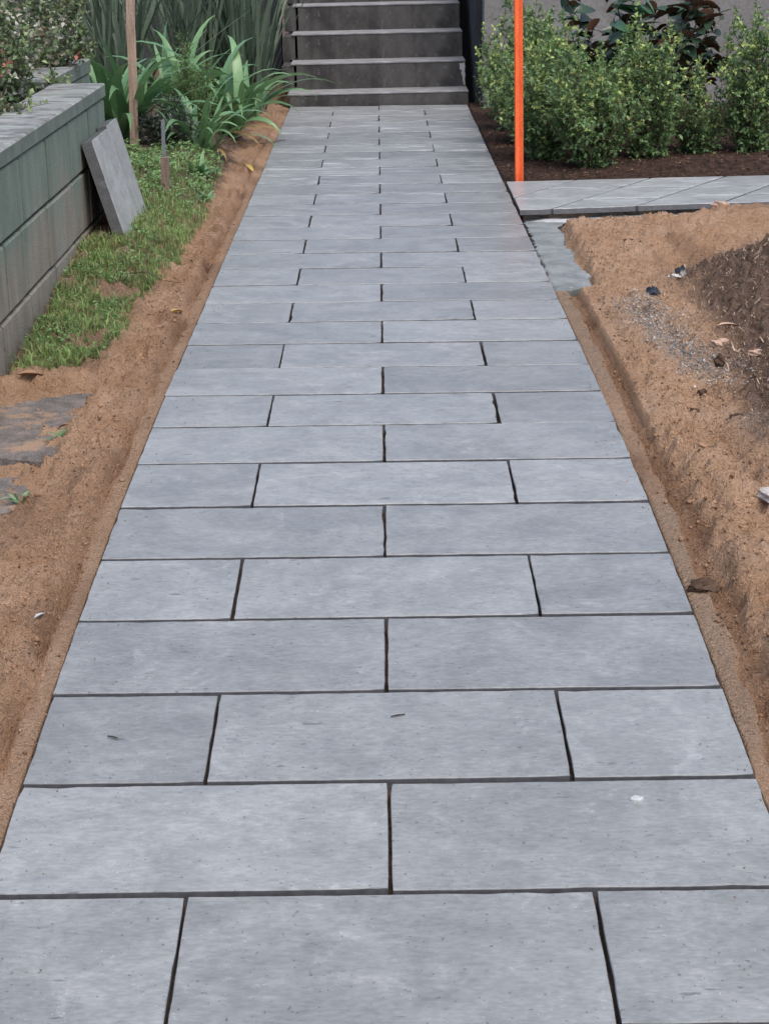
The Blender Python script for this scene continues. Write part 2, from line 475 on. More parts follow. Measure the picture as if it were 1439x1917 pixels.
    # steps area and everything behind
    h = np.where((Y > 10.3) & (ax < .7), -.06, h)
    z = prof(Y) + h
    # ---- masks
    far = sst(6.66, 6.72, Y)
    soil = np.where(R, sst(-.05, .12, d + .05 * lump) * (.86 + .14 * vnoise(X * 13, Y * 13, 17)) * sst(5.8, 5.0, Y) * sst(.5, 1.5, Y), 0)
    leftbed = np.where(L, sst(.74, .86, ax + .06 * rough) * sst(5.3, 6.2, Y + .3 * rough), 0)
    grassy = np.where(L, sst(.76, .90, ax + .05 * rough) * sst(2.95, 3.2, Y + .1 * rough) * .75, 0)
    grav = np.where(R, np.exp(-(((X - .90 - .05 * np.sin(Y * 3)) / .075) ** 2)) * sst(2.75, 3.0, Y) * sst(3.95, 3.7, Y), 0)
    grav = grav + np.where(R, np.exp(-(((X - .97) / .09) ** 2 + ((Y - 2.35) / .15) ** 2)) * .6, 0)
    moist = sst(.1, .6, fbm(X * 5, Y * 2.2, 91, 3)) * .45 + np.where(L, .10, 0)
    moist = moist + np.where(L, np.exp(-((dl - .655) / .022) ** 2) * .5 * sst(7.5, 6.3, Y) * vnoise(X * 20, Y * 6, 14), 0)
    moist = moist + np.where(L, sst(.62, .66, ax) * sst(.80, .68, ax) * .12, 0)
    moist = moist + np.where(R, tr * .6 + nearbreak * sst(.66, .70, dr) * sst(.83, .72, dr) * .22, 0)
    moist = moist + np.where(R, sst(2.25, 2.15, Y) * sst(1.78, 1.9, Y) * sst(.68, .64, ax) * .35, 0)
    moist = np.where(inside, .9, np.clip(moist, 0, 1))
    mulch = np.where(R, far, 0)
    screed = np.where(R, (1 - .55 * strip_gap) * sst(e1 + .004, e1 - .006, dr) * (1 - .6 * sst(2.25, 2.15, Y) * sst(1.78, 1.9, Y)), sst(.64, .625, dl) * .4) * (~inside)
    screed = screed * sst(6.7, 6.5, Y + 0 * X) * np.where(R & (Y > 4.2), 0, 1)
    m1 = np.stack([np.clip(soil + leftbed + .55 * grassy + inside, 0, 1), np.clip(grav, 0, 1), moist], -1)
    m2 = np.stack([mulch, np.clip(screed, 0, 1), np.zeros_like(X)], -1)
    return z, m1, m2

def G(x, y):
    z, _, _ = ground_fields(np.atleast_1d(np.asarray(x, float)), np.atleast_1d(np.asarray(y, float)))
    return z if np.ndim(x) else float(z[0])

def build_ground():
    xs = np.concatenate([[-60, -30, -15, -8, -5, -3.5, -2.6, -2, -1.7, -1.45, -1.3, -1.2], np.arange(-1.14, -.6, .0075), [-.606, -.6045, -.45, 0, .45, .6045, .606],
                         np.arange(.612, 1.5, .0075), np.arange(1.5, 2.6, .02), [2.7, 2.9, 3.2, 3.8, 5, 8, 15, 30, 60]])
    ys = np.concatenate([[-60, -30, -15, -8, -4, -2, -1, -.6, -.4], np.arange(-.3, 5.9, .0085), np.arange(5.9, 7.3, .014), np.arange(7.3, 10.24, .03), [10.25, 10.28, 10.31, 10.5, 11, 12, 14, 18, 30, 60]])
    X, Y = np.meshgrid(xs, ys)
    z, m1, m2 = ground_fields(X.ravel(), Y.ravel())
    z = np.where((np.abs(X.ravel()) > 4) | (Y.ravel() > 12), np.minimum(z, 0), z)
    V = np.stack([X.ravel(), Y.ravel(), z], 1)
    nx, ny = len(xs), len(ys)
    i = np.arange(nx * ny).reshape(ny, nx)
    F = np.stack([i[:-1, :-1].ravel(), i[:-1, 1:].ravel(), i[1:, 1:].ravel(), i[1:, :-1].ravel()], 1)
    me = mesh_np('ground', V, F, M['ground'], {'Mask': m1, 'Mask2': m2}, smooth=True)
    return tag(obj('ground', me), kind='structure')
build_ground()

# ------------------------------------------------------------------ pavers
def paver_mesh(name, w, d, t=.040, seed=0, mat=None, chip=1., poly=None):
    """slab with worn, slightly chipped arrises; top at z=0"""
    rg = random.Random(seed)
    if poly is None: poly = [(-w / 2, -d / 2), (w / 2, -d / 2), (w / 2, d / 2), (-w / 2, d / 2)]
    pts = []
    n = len(poly)
    cx = sum(p[0] for p in poly) / n; cy = sum(p[1] for p in poly) / n
    for i in range(n):
        a = Vector(poly[i]); b = Vector(poly[(i + 1) % n]); L = (b - a).length
        k = max(2, int(L / .03))
        e = (b - a) / L; nr = Vector((-e.y, e.x))                # inward (ccw)
        for j in range(k):
            s = j / k
            q = a + (b - a) * s
            c = 0
            c = abs(rg.gauss(0, .0007)) * chip
            if rg.random() < .10: c += rg.uniform(.001, .0032) * chip
            cornerpull = .0016 if j == 0 else 0
            pts.append((q, nr, c, cornerpull))
    def ring(inset, z, cf, zj=0.):
        out = []
        for q, nr, c, cp in pts:
            v = q + nr * (inset + c * cf)
            if cp: v = v + (Vector((cx, cy)) - v).normalized() * cp
            out.append((v.x, v.y, z - rg.random() * zj))
        return out
    rings = [ring(0.0005, -t, 0), ring(0, -.0020, 1.), ring(.0004, -.0007, 1.2, .0005), ring(.0013, 0, 1.1)]
    V = [p for r in rings for p in r]; m = len(pts)
    F = []
    for r in range(3):
        for j in range(m):
            F.append((r * m + j, r * m + (j + 1) % m, (r + 1) * m + (j + 1) % m, (r + 1) * m + j))
    F.append(tuple(3 * m + j for j in range(m)))
    F.append(tuple(reversed(range(m))))
    me = mesh_np(name, np.array(V), F, mat or M['paver'])
    return me

PW, PD, GX, GY = .600, .300, .0046, .0110
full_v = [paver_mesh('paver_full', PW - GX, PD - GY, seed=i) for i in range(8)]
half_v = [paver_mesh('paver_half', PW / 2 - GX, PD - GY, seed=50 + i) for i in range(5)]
path = tag(empty('paved_path'), 'long straight path of large blue-grey concrete pavers in running bond', None, kind='structure')
rg = random.Random(3)
for row in range(-3, 34):
    yc = (row + .5) * PD
    zc = float(prof(yc)); pitch = math.atan(dprof(yc))
    if row % 2: cells = [(-.3, 1), (.3, 1)]
    else: cells = [(-.45, 0), (0, 1), (.45, 0)]
    for x, fl in cells:
        me = rg.choice(full_v if fl else half_v)
        flip = rg.choice((0, math.pi))
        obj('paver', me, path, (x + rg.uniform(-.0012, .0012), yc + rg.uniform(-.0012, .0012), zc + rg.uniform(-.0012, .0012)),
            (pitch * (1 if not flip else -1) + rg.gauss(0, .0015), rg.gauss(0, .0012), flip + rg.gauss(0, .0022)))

# side path: skewed slabs on a thin concrete bed
side = tag(empty('side_path'), 'side path of pale grey slabs laid at a skew, joining from the right', None, kind='structure')
def diag(x0, y): return x0 + (y - 5.85) * .64
def ed0(x): return 5.775 + (x - .61) * .125
def ed1(x): return 6.625 + (x - .61) * .075
starts = [.45 + .35 * k - .01 for k in range(-1, 10)]
XMIN = .612
def clip_poly(P, xmin):
    out = []
    for i in range(len(P)):
        a, b = P[i], P[(i + 1) % len(P)]
        if a[0] >= xmin: out.append(a)
        if (a[0] >= xmin) != (b[0] >= xmin):
            s = (xmin - a[0]) / (b[0] - a[0]); out.append((xmin, a[1] + s * (b[1] - a[1])))
    return out
for k in range(len(starts) - 1):
    s0, s1 = starts[k] + .006, starts[k + 1] - .006
    frac = .27 if k % 2 == 0 else .70
    for lo, hi in ((0, frac), (frac, 1)):
        def pt(s, f):
            # solve along the diagonal between the two path edges
            y = 6.0
            for _ in range(6):
                x = diag(s, y); y = ed0(x) + f * (ed1(x) - ed0(x))
            return (diag(s, y), y)
        g = .005
        P = [pt(s0, lo + (g if lo else 0)), pt(s1, lo + (g if lo else 0)), pt(s1, hi - (g if hi < 1 else 0)), pt(s0, hi - (g if hi < 1 else 0))]
        P = clip_poly(P, XMIN)
        if len(P) < 3: continue
        cx = sum(p[0] for p in P) / len(P); cy = sum(p[1] for p in P) / len(P)
        if cx > 4: continue
        P = [(p[0] - cx, p[1] - cy) for p in P]
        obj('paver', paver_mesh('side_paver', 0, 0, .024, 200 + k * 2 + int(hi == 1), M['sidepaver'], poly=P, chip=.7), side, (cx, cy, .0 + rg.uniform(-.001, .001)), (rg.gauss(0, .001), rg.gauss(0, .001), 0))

def blob_slab(name, outline, z, t, mat, seed=0, amp=.004, step=.02):
    """poured slab with a ragged outline: closed solid"""
    rgl = random.Random(seed)
    pts = []
    for i in range(len(outline)):
        a, b = Vector(outline[i]), Vector(outline[(i + 1) % len(outline)])
        k = max(1, int((b - a).length / step))
        for j in range(k):
            q = a + (b - a) * j / k
            pts.append((q.x + rgl.gauss(0, amp), q.y + rgl.gauss(0, amp)))
    m = len(pts)
    c = Vector((sum(p[0] for p in pts) / m, sum(p[1] for p in pts) / m))
    V = [(p[0], p[1], z - t) for p in pts]
    V += [(p[0], p[1], z - .008 + rgl.uniform(-.002, .002)) for p in pts]
    V += [(p[0] + (c.x - p[0]) * .05, p[1] + (c.y - p[1]) * .05, z + rgl.uniform(-.0015, .0015)) for p in pts]
    F = []
    for r in range(2):
        for j in range(m): F.append((r * m + j, r * m + (j + 1) % m, (r + 1) * m + (j + 1) % m, (r + 1) * m + j))
    F.append(tuple(2 * m + j for j in range(m)))
    me = mesh_np(name, np.array(V), F, mat)
    return me

bed_out = [(.63, 5.60), (.78, 5.575), (1.0, 5.62), (1.2, 5.66), (1.6, 5.70), (2.4, 5.80), (4, 6.0), (4, 6.2), (2.4, 6.1), (.64, 5.9)]
tag(obj('concrete_bedding', blob_slab('concrete_bedding', bed_out, -.048, .05, M['bedding'], 3)), kind='structure')
bed2 = [(.63, 5.83), (2.4, 6.05), (4, 6.25), (4, 6.85), (2.4, 6.74), (.64, 6.60)]
tag(obj('slab_bedding', blob_slab('slab_bedding', bed2, -.026, .07, M['oldslab'], 6)), kind='structure')
mort_out = [(.612, 4.12), (.66, 4.16), (.70, 4.19), (.745, 4.235), (.755, 4.40), (.735, 4.60), (.745, 4.85), (.735, 5.05), (.755, 5.25), (.74, 5.45), (.80, 5.56), (.70, 5.60), (.612, 5.62)]
tag(obj('mortar_haunch', blob_slab('mortar_haunch', mort_out, -.018, .06, M['mortar'], 4, .006)),
    'smooth grey-green wet mortar strip along the right edge of the paved path', 'mortar')

# ------------------------------------------------------------------ box helper
def box_mesh(name, x0, x1, y0, y1, z0, z1, mat, bev=.004):
    b = bev
    V = []
    for z, i in ((z0, b), (z0 + b, 0), (z1 - b, 0), (z1, b)):
        V += [(x0 + i, y0 + (b if i == 0 else b), z)] * 0
        if i: V += [(x0 + i, y0 + i, z), (x1 - i, y0 + i, z), (x1 - i, y1 - i, z), (x0 + i, y1 - i, z)]
        else: V += [(x0, y0, z), (x1, y0, z), (x1, y1, z), (x0, y1, z)]
    F = [(3, 2, 1, 0), (12, 13, 14, 15)]
    for r in range(3):
        for j in range(4): F.append((r * 4 + j, r * 4 + (j + 1) % 4, (r + 1) * 4 + (j + 1) % 4, (r + 1) * 4 + j))
    return mesh_np(name, np.array(V), F, mat)

def part_box(name, parent, x0, x1, y0, y1, z0, z1, mat, bev=.004):
    cx, cy = (x0 + x1) / 2, (y0 + y1) / 2
    me = box_mesh(name, x0 - cx, x1 - cx, y0 - cy, y1 - cy, 0, z1 - z0, mat, bev)
    p = parent.location if parent is not None else Vector((0, 0, 0))
    return obj(name, me, parent, (cx - p.x, cy - p.y, z0 - p.z))

# ------------------------------------------------------------------ concrete steps
st = tag(empty('concrete_steps', (0, 10.21, 0)), 'flight of dark stained concrete steps with pale worn treads at the path end', 'steps')
st.rotation_euler = (0, rad(-.55), 0)
Y0 = 10.215
tops = [.088] + [.088 + .178 * k for k in range(1, 8)]
for k in range(8):
    y0 = Y0 + .285 * k
    zb = -.06 if k == 0 else tops[k - 1] - .002
    xl = -.600 if k == 0 else -.560
    xr = .606 - .006 * min(k, 3)
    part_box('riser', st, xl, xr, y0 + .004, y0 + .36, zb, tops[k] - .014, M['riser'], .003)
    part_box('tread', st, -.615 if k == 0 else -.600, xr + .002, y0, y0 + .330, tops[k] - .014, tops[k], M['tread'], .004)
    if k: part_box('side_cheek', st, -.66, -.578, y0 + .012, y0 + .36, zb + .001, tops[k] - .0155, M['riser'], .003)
    if k == 1:
        sp = obj('spalled_patch', blob_slab('spalled_patch', [(0, 0), (.012, 0), (.012, .158), (-.030, .156), (-.024, .12), (-.010, .105), (-.014, .07), (-.004, .04)], .0, .004, M['spall'], 8, .0025, .012), st,
                 (xr - .0125, y0 + .0015 - 10.21, zb + .003), (math.pi / 2, 0, 0))
        tag(sp, 'pale spalled patch at the right end of the riser')
part_box('landing', st, -.7, .66, Y0 + .285 * 8 - .02, Y0 + 4, 0, tops[7] - .003, M['riser'], .004)

# ------------------------------------------------------------------ walls behind
rw = part_box('rendered_wall', None, .70, 7.0, 10.02, 10.25, -.2, 1.45, M['render'], .01)
tag(rw, 'plain grey rendered wall behind the hedge and the big-leaved shrub', 'wall')
cw = part_box('cheek_wall', None, .655, .80, 10.26, 13.9, -.2, 1.45, M['darkwall'], .01)
tag(cw, 'dark grey wall running back along the right side of the steps', 'wall')
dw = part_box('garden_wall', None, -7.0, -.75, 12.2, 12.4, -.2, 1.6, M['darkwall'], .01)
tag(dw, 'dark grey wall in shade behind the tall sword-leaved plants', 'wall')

# ------------------------------------------------------------------ block retaining wall
wall = tag(empty('retaining_wall', (-1.10, 3.2, -.12)), 'green-painted concrete block retaining wall with weathered capping on the left', 'wall')
CZ = [-.30, -.085, .130, .345, .556]
joints = [
    [.2, .65, 1.1, 1.55, 2.0, 2.45, 2.81, 3.27, 3.73, 4.19, 4.65, 5.25],
    [.3, .75, 1.2, 1.65, 2.10, 2.58, 3.04, 3.49, 3.95, 4.40, 4.86, 5.25],
    [.2, .65, 1.1, 1.55, 2.0, 2.45, 2.71, 3.155, 3.415, 3.855, 4.30, 4.75, 5.25],
    [.3, .75, 1.2, 1.65, 2.12, 2.57, 3.02, 3.47, 3.92, 4.37, 4.82, 5.25]]
WST = 2.3
for c in range(4):
    js = [max(WST, j) for j in joints[c]]
    js = [js[0]] + [b for a, b in zip(js, js[1:]) if b > a]
    for a, b in zip(js, js[1:]):
        dx = rg.uniform(-.0015, .0015)
        part_box('block', wall, -1.29 + dx, -1.10 + dx, a + .0085, b - .0085, CZ[c] + .005, CZ[c + 1] - .005, M['block'], .006)
part_box('mortar_core', wall, -1.286, -1.112, WST + .01, 5.245, -.3, .555, M['oldmortar'], .002)
for a, b in zip([2.3, 2.9, 3.5, 4.1, 4.7], [2.9, 3.5, 4.1, 4.7, 5.255]):
    part_box('cap', wall, -1.305, -1.094, a + .0008, b - .0008, .5575, .612 + rg.uniform(-.001, .001), M['cap'], .006)

wall2 = tag(empty('wall_return', (-1.42, 5.8, -.1)), 'short set-back length of the green block wall beyond the capping end', 'wall')
for c in range(4):
    for a, b in ((5.275, 5.72), (5.725, 6.17), (6.175, 6.40)):
        part_box('block', wall2, -1.53, -1.335, a, b - .004, CZ[c] + .003, CZ[c + 1] - .003, M['block'], .0045)
part_box('mortar_core', wall2, -1.525, -1.341, 5.28, 6.39, -.3, .555, M['oldmortar'], .002)
for a, b in ((5.275, 5.91), (5.915, 6.41)):
    part_box('cap', wall2, -1.545, -1.329, a, b, .5575, .622, M['cap'], .006)

# raised bed soil behind the wall
xs = np.linspace(-4.2, -1.27, 60); ys = np.linspace(2.3, 7.8, 80)
X, Y = np.meshgrid(xs, ys)
Z = .50 + .06 * fbm(X * 3, Y * 3, 3) + .03 * fbm(X * 14, Y * 14, 8)
Z = np.where((X > -1.56) & (Y > 5.2), -.2, Z); Z = np.where((X > -1.40) & (Y > 5.26), np.minimum(Z, .53), np.minimum(Z, .57))
Z = np.where((Y > 7.7) | (Y < 2.32) | (X < -4.15), -.3, Z)
Z = np.where((X > -1.56) & (Y > 5.2), -.2, Z)
i = np.arange(X.size).reshape(X.shape)
F = np.stack([i[:-1, :-1].ravel(), i[:-1, 1:].ravel(), i[1:, 1:].ravel(), i[1:, :-1].ravel()], 1)
tag(obj('raised_bed', mesh_np('raised_bed', np.stack([X.ravel(), Y.ravel(), Z.ravel()], 1), F, M['rootsoil'], smooth=True)), kind='structure')

# ------------------------------------------------------------------ loose pavers leaning on the wall
def lean_paver(foot, top, ylen, y0, label, seed, hgt):
    fx, fz = foot; tx, tz = top
    ang = math.atan2(tz - fz, tx - fx)                 # > 90 deg
    me = paver_mesh('loose_paver', ylen, hgt, .042, seed, M['litpaver'], chip=1.3)
    # local x -> world Y ; local y -> up the lean ; local z -> outward normal
    up = Vector((math.cos(ang), 0, math.sin(ang)))
    ex = Vector((0, 1, 0)); nrm = ex.cross(up)
    if nrm.x < 0: ex = -ex; nrm = -nrm
    o = obj('loose_paver', me)
    m = Matrix((ex, up, nrm)).transposed().to_4x4()
    c = Vector((fx, y0 + ylen / 2, fz)) + up * (hgt / 2)
    m.translation = c
    o.matrix_world = m
    return tag(o, label, 'paver', 'loose pavers leaning on the block wall')
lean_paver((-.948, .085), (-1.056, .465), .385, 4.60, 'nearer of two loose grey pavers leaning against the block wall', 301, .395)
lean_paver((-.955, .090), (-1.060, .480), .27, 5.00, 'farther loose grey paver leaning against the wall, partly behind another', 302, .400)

# ------------------------------------------------------------------ old concrete slabs in the sand
for nm, out, z, lab in (
    ('concrete_slab', [(-1.10, 2.28), (-.86, 2.20), (-.82, 2.26), (-.805, 2.55), (-.815, 2.86), (-.93, 2.80), (-1.04, 2.70), (-1.10, 2.66)], -.022, 'worn grey concrete slab half buried in sand beside the block wall'),
    ('concrete_slab', [(-1.12, 1.83), (-.87, 1.85), (-.845, 1.90), (-.842, 2.08), (-.86, 2.11), (-1.12, 2.10)], -.038, 'smaller grey concrete slab at the left picture edge, sand drifted over it')):
    o = obj(nm, blob_slab(nm, out, z, .05, M['oldslab'], 12, .0035))
    tag(o, lab, 'slab')

# ------------------------------------------------------------------ stakes
def stake(name, base, top, w, d, mat, parent=None, rough=.0015, seed=0, seg=14, mesh_only=False):
    rgl = random.Random(seed)
    a, b = Vector(base), Vector(top)
    V = []
    for k in range(seg + 1):
        s = k / seg; c = (b - a) * s
        jx, jy = rgl.gauss(0, rough), rgl.gauss(0, rough)
        for sx, sy in ((-1, -1), (1, -1), (1, 1), (-1, 1)):
            V.append((c.x + jx + sx * w / 2, c.y + jy + sy * d / 2, c.z))
    F = [(3, 2, 1, 0), tuple(seg * 4 + j for j in range(4))]
    for r in range(seg):
        for j in range(4): F.append((r * 4 + j, r * 4 + (j + 1) % 4, (r + 1) * 4 + (j + 1) % 4, (r + 1) * 4 + j))
    me = mesh_np(name, np.array(V), F, mat)
    return obj(name, me, parent, base)
o = stake('timber_stake', (-1.268, 7.26, -.1), (-1.225, 7.26, 1.55), .044, .044, M['timber'], seed=1)
o.rotation_euler = (0, 0, rad(8))
tag(o, 'tall weathered timber stake standing among the strappy plants', 'stake')
pg = tag(empty('short_peg', (-.945, 5.80, .03)), 'short brown timber peg in the grass with a thin grey rod behind it', 'peg')
stake('peg', (0, 0, -.15), (.008, 0, .215), .033, .033, M['timber2'], pg, seed=3, seg=6)
stake('rod', (-.002, .045, -.15), (.004, .045, .37), .015, .015, M['metalgrey'], pg, seed=4, seg=6)
# orange star picket: three-winged steel post
def star_post(base, top, r, t, mat):
    a, b = Vector(base), Vector(top); seg = 16
    prof2 = []
    for k in range(3):
        an = rad(90 + 120 * k + 4)
        e = Vector((math.cos(an), math.sin(an))); n = Vector((-e.y, e.x))
        prof2 += [e * r - n * t, e * r + n * t, Vector((math.cos(an + rad(60)), math.sin(an + rad(60)))) * t * 1.7]
    V = []
    for k in range(seg + 1):
        c = (b - a) * (k / seg)
        V += [(c.x + p.x, c.y + p.y, c.z) for p in prof2]
    m = len(prof2); F = [tuple(reversed(range(m))), tuple(seg * m + j for j in range(m))]
    for q in range(seg):
        for j in range(m): F.append((q * m + j, q * m + (j + 1) % m, (q + 1) * m + (j + 1) % m, (q + 1) * m + j))
    return mesh_np('orange_post', np.array(V), F, mat)
o = obj('orange_post', star_post((.683, 6.69, -.25), (.655, 6.69, 1.40), .022, .0045, M['orange']), None, (.683, 6.69, -.25))
tag(o, 'bright orange painted steel post at the corner of the hedge and side path', 'post')

# ------------------------------------------------------------------ foliage helpers
def norm(v): return v / np.maximum(np.linalg.norm(v, axis=-1, keepdims=True), 1e-9)

def leaf_cloud(P, D, N, L, Wd, C, fold=.25):
    """small pointed leaves, four triangles each, folded along the midrib"""
    n = len(P); D = norm(D); Sx = norm(np.cross(D, N)); Nn = np.cross(Sx, D)
    L = L[:, None]; Wd = Wd[:, None]
    base = P; tip = P + D * L - Nn * L * .12
    mid = P + D * L * .5 + Nn * L * .03
    l = P + D * L * .48 + Sx * Wd * .5 + Nn * Wd * fold
    r = P + D * L * .48 - Sx * Wd * .5 + Nn * Wd * fold
    V = np.stack([base, l, tip, r, mid], 1).reshape(-1, 3)
    o = np.arange(n)[:, None] * 5
    F = np.concatenate([o + [0, 4, 1], o + [1, 4, 2], o + [0, 3, 4], o + [3, 2, 4]], 0)
    return V, F, np.repeat(C, 5, axis=0)

def tubes(segs, sides=4):
    """segs: list of (p0, p1, r0, r1) joined into one mesh"""
    V, F = [], []
    for p0, p1, r0, r1 in segs:
        p0, p1 = Vector(p0), Vector(p1); d = (p1 - p0)
        if d.length < 1e-6: continue
        d.normalize(); a = d.orthogonal().normalized(); b = d.cross(a)
        o = len(V)
        for p, r in ((p0, r0), (p1, r1)):
            for k in range(sides):
                t = 2 * math.pi * k / sides
                V.append(tuple(p + (a * math.cos(t) + b * math.sin(t)) * r))
        for k in range(sides): F.append((o + k, o + (k + 1) % sides, o + sides + (k + 1) % sides, o + sides + k))
    return np.array(V), np.array(F)

def shrub(name, base, rx, ry, h, n_stems, n_leaf, seed, label, cat, group, leafsize=(.020, .032), ratio=.55, low=.12,
          cols=((.085, .170, .065), (.235, .360, .140)), newcol=(.42, .53, .17), new=.30, mat='leaf', stem='stem', twigs=7, flower=None, flare=1.0, shoots=0):
    r = np.random.default_rng(seed); rl = random.Random(seed)
    root = tag(empty(name, base), label, cat, group)
    segs = []; tw = []
    for s in range(n_stems):
        a = rl.uniform(0, 2 * math.pi); q = math.sqrt(rl.random())
        top = Vector((math.cos(a) * q * rx, math.sin(a) * q * ry, h * (1 - .45 * q * q) * rl.uniform(.62, 1.14)))
        p = Vector((math.cos(a) * .025, math.sin(a) * .025, -.02)); prev = p
        K = 6
        for k in range(1, K + 1):
            t = k / K
            c = Vector((top.x * t ** (.75 / flare), top.y * t ** (.75 / flare), top.z * t)) + Vector((rl.gauss(0, .014), rl.gauss(0, .014), 0))
            segs.append((prev, c, .0055 * (1.1 - t) + .0012, .0055 * (1.1 - t - 1 / K) + .0015))
            for _ in range(twigs if t > low else 0):
                if t < low + .1 and rl.random() < .5: continue
                d = Vector((rl.gauss(0, 1), rl.gauss(0, 1), rl.uniform(.0, 1.3))).normalized()
                ln = rl.uniform(.04, .115) * (1.15 - .35 * t)
                e = c.lerp(prev, rl.random()); f = e + d * ln
                segs.append((e, f, .0016, .0008)); tw.append((e, f, t))
            prev = c
        if shoots and rl.random() < shoots:
            q2 = prev + Vector((rl.gauss(0, .025), rl.gauss(0, .02), rl.uniform(.07, .17)))
            segs.append((prev, q2, .002, .0008))
            for u in range(4): tw.append((prev.lerp(q2, u / 4), prev.lerp(q2, (u + 1) / 4) + Vector((rl.gauss(0, .012), rl.gauss(0, .012), .004)), 1.3))
        tw.append((prev - Vector((0, 0, .05)), prev + Vector((rl.gauss(0, .01), rl.gauss(0, .01), .05)), 1.15))
    V, F = tubes(segs, 3)
    o = obj('stems', mesh_np('stems', V, F, M[stem]), root); o['kind'] = 'stuff'
    E = np.array([t[0] for t in tw]); Fp = np.array([t[1] for t in tw]); T = np.array([t[2] for t in tw])
    idx = r.integers(0, len(tw), n_leaf); s = r.random(n_leaf) ** .7
    P = E[idx] + (Fp[idx] - E[idx]) * s[:, None]
    ax = norm(Fp[idx] - E[idx])
    D = norm(ax * .55 + r.normal(0, .75, (n_leaf, 3)) + np.array([0, 0, .12]))
    Nn = norm(r.normal(0, .6, (n_leaf, 3)) + np.array([0, 0, 1.]))
    Ls = r.uniform(*leafsize, n_leaf)
    mixv = r.random((n_leaf, 1))
    C = np.array(cols[0]) * (1 - mixv) + np.array(cols[1]) * mixv
    shootnew = r.random(len(tw)) < new * np.clip((T - .35) * 1.6, 0, 1.3)
    isn = shootnew[idx] & (s > .3)
    C = np.where(isn[:, None], np.array(newcol) * r.uniform(.65, 1.15, (n_leaf, 1)), C)
    if flower is not None:
        fc, fp = flower
        twf = r.random(len(tw)) < fp
        fm = twf[idx] & (s > .35) & (r.random(n_leaf) < .85)
        pick = np.array(fc)[r.integers(0, len(fc), len(tw))][idx]
        C = np.where(fm[:, None], pick * r.uniform(.7, 1.1, (n_leaf, 1)), C)
    V, F, CC = leaf_cloud(P, D, Nn, Ls, Ls * ratio, C)
    o = obj('foliage', mesh_np('foliage', V, F, M[mat], CC), root); o['kind'] = 'stuff'
    return root

# hedge shrubs to the right
HG = 'young hedge shrubs on the right'
hedge = [
    ((.88, 9.35), .27, .26, .66, 26, 6000, 'small-leaved hedge shrub farthest back, beside the right end of the steps'),
    ((.89, 8.72), .30, .28, .72, 30, 7500, 'dense small-leaved hedge shrub second from the steps along the paved path'),
    ((.88, 8.05), .32, .27, .66, 30, 7500, 'small-leaved hedge shrub third from the steps along the paved path'),
    ((.88, 7.45), .27, .25, .62, 28, 7000, 'small-leaved hedge shrub directly behind the orange post'),
    ((1.08, 7.06), .27, .22, .53, 26, 6500, 'small-leaved hedge shrub just right of the orange post, nearest the side path'),
    ((1.42, 7.40), .27, .23, .68, 24, 6000, 'open twiggy hedge shrub in the middle of the row behind the side path'),
    ((1.22, 7.78), .25, .22, .43, 20, 4000, 'low hedge shrub half hidden in front of the big-leaved shrub'),
    ((2.00, 7.62), .28, .24, .70, 24, 6000, 'tall hedge shrub with yellow-green tips at the right picture edge'),
    ((1.70, 7.62), .20, .18, .40, 15, 2800, 'lowest hedge shrub, in the gap where the grey wall shows'),
]
for i, ((x, y), rx, ry, h, ns, nl, lab) in enumerate(hedge):
    shrub('hedge_shrub', (x, y, G(x, y) - .005), rx, ry, h, ns, nl, 100 + i, lab, 'shrub', HG, low=.0, leafsize=(.020, .034), flare=1.45 if y > 7.42 and x < 1 else 1.0, shoots=.55)

# big-leaved magnolia-like shrub
def blade_leaf(name, L, Wd, mats, curl=.25, fold=.12, seg=6, thick=.0012, prof_pow=1.0):
    """broad leaf along +Y with a separate underside"""
    rows = []
    for k in range(seg + 1):
        t = k / seg
        wv = Wd * .5 * (math.sin(math.pi * (t ** .9) * .97 + .03) ** .8) if 0 < t < 1 else .001
        y = L * t; z = -curl * L * t * t
        rows.append(((-wv, y, z + fold * wv * 2), (0, y, z), (wv, y, z + fold * wv * 2)))
    V, F, MI = [], [], []
    for lay, dz in ((0, 0), (1, -thick)):
        o = len(V)
        for rw_ in rows:
            for p in rw_: V.append((p[0], p[1], p[2] + dz))
        for k in range(seg):
            for j in range(2):
                a = o + k * 3 + j
                q = (a, a + 1, a + 4, a + 3)
                F.append(q if lay == 0 else tuple(reversed(q))); MI.append(lay)
    me = mesh_np(name, np.array(V), F)
    for m_ in mats: me.materials.append(m_)
    me.polygons.foreach_set('material_index', np.array(MI, dtype=np.int32))
    me.polygons.foreach_set('use_smooth', np.ones(len(F), dtype=bool))
    return me
mag = tag(empty('broadleaf_shrub', (1.45, 8.55, G(1.45, 8.55) - .01)), 'dark glossy broad-leaved shrub with rusty leaf undersides behind the hedge', 'shrub')
mag_v = [blade_leaf('magnolia_leaf', rg.uniform(.10, .15), rg.uniform(.045, .062), [M['magtop'], M['magback']], rg.uniform(.05, .4), rg.uniform(.05, .25)) for _ in range(6)]
mag_n = [blade_leaf('magnolia_leaf_new', rg.uniform(.12, .16), rg.uniform(.045, .055), [M['magnew'], M['magnew']], rg.uniform(.2, .6), .15) for _ in range(3)]
segs = []; spots = []
rl = random.Random(77)
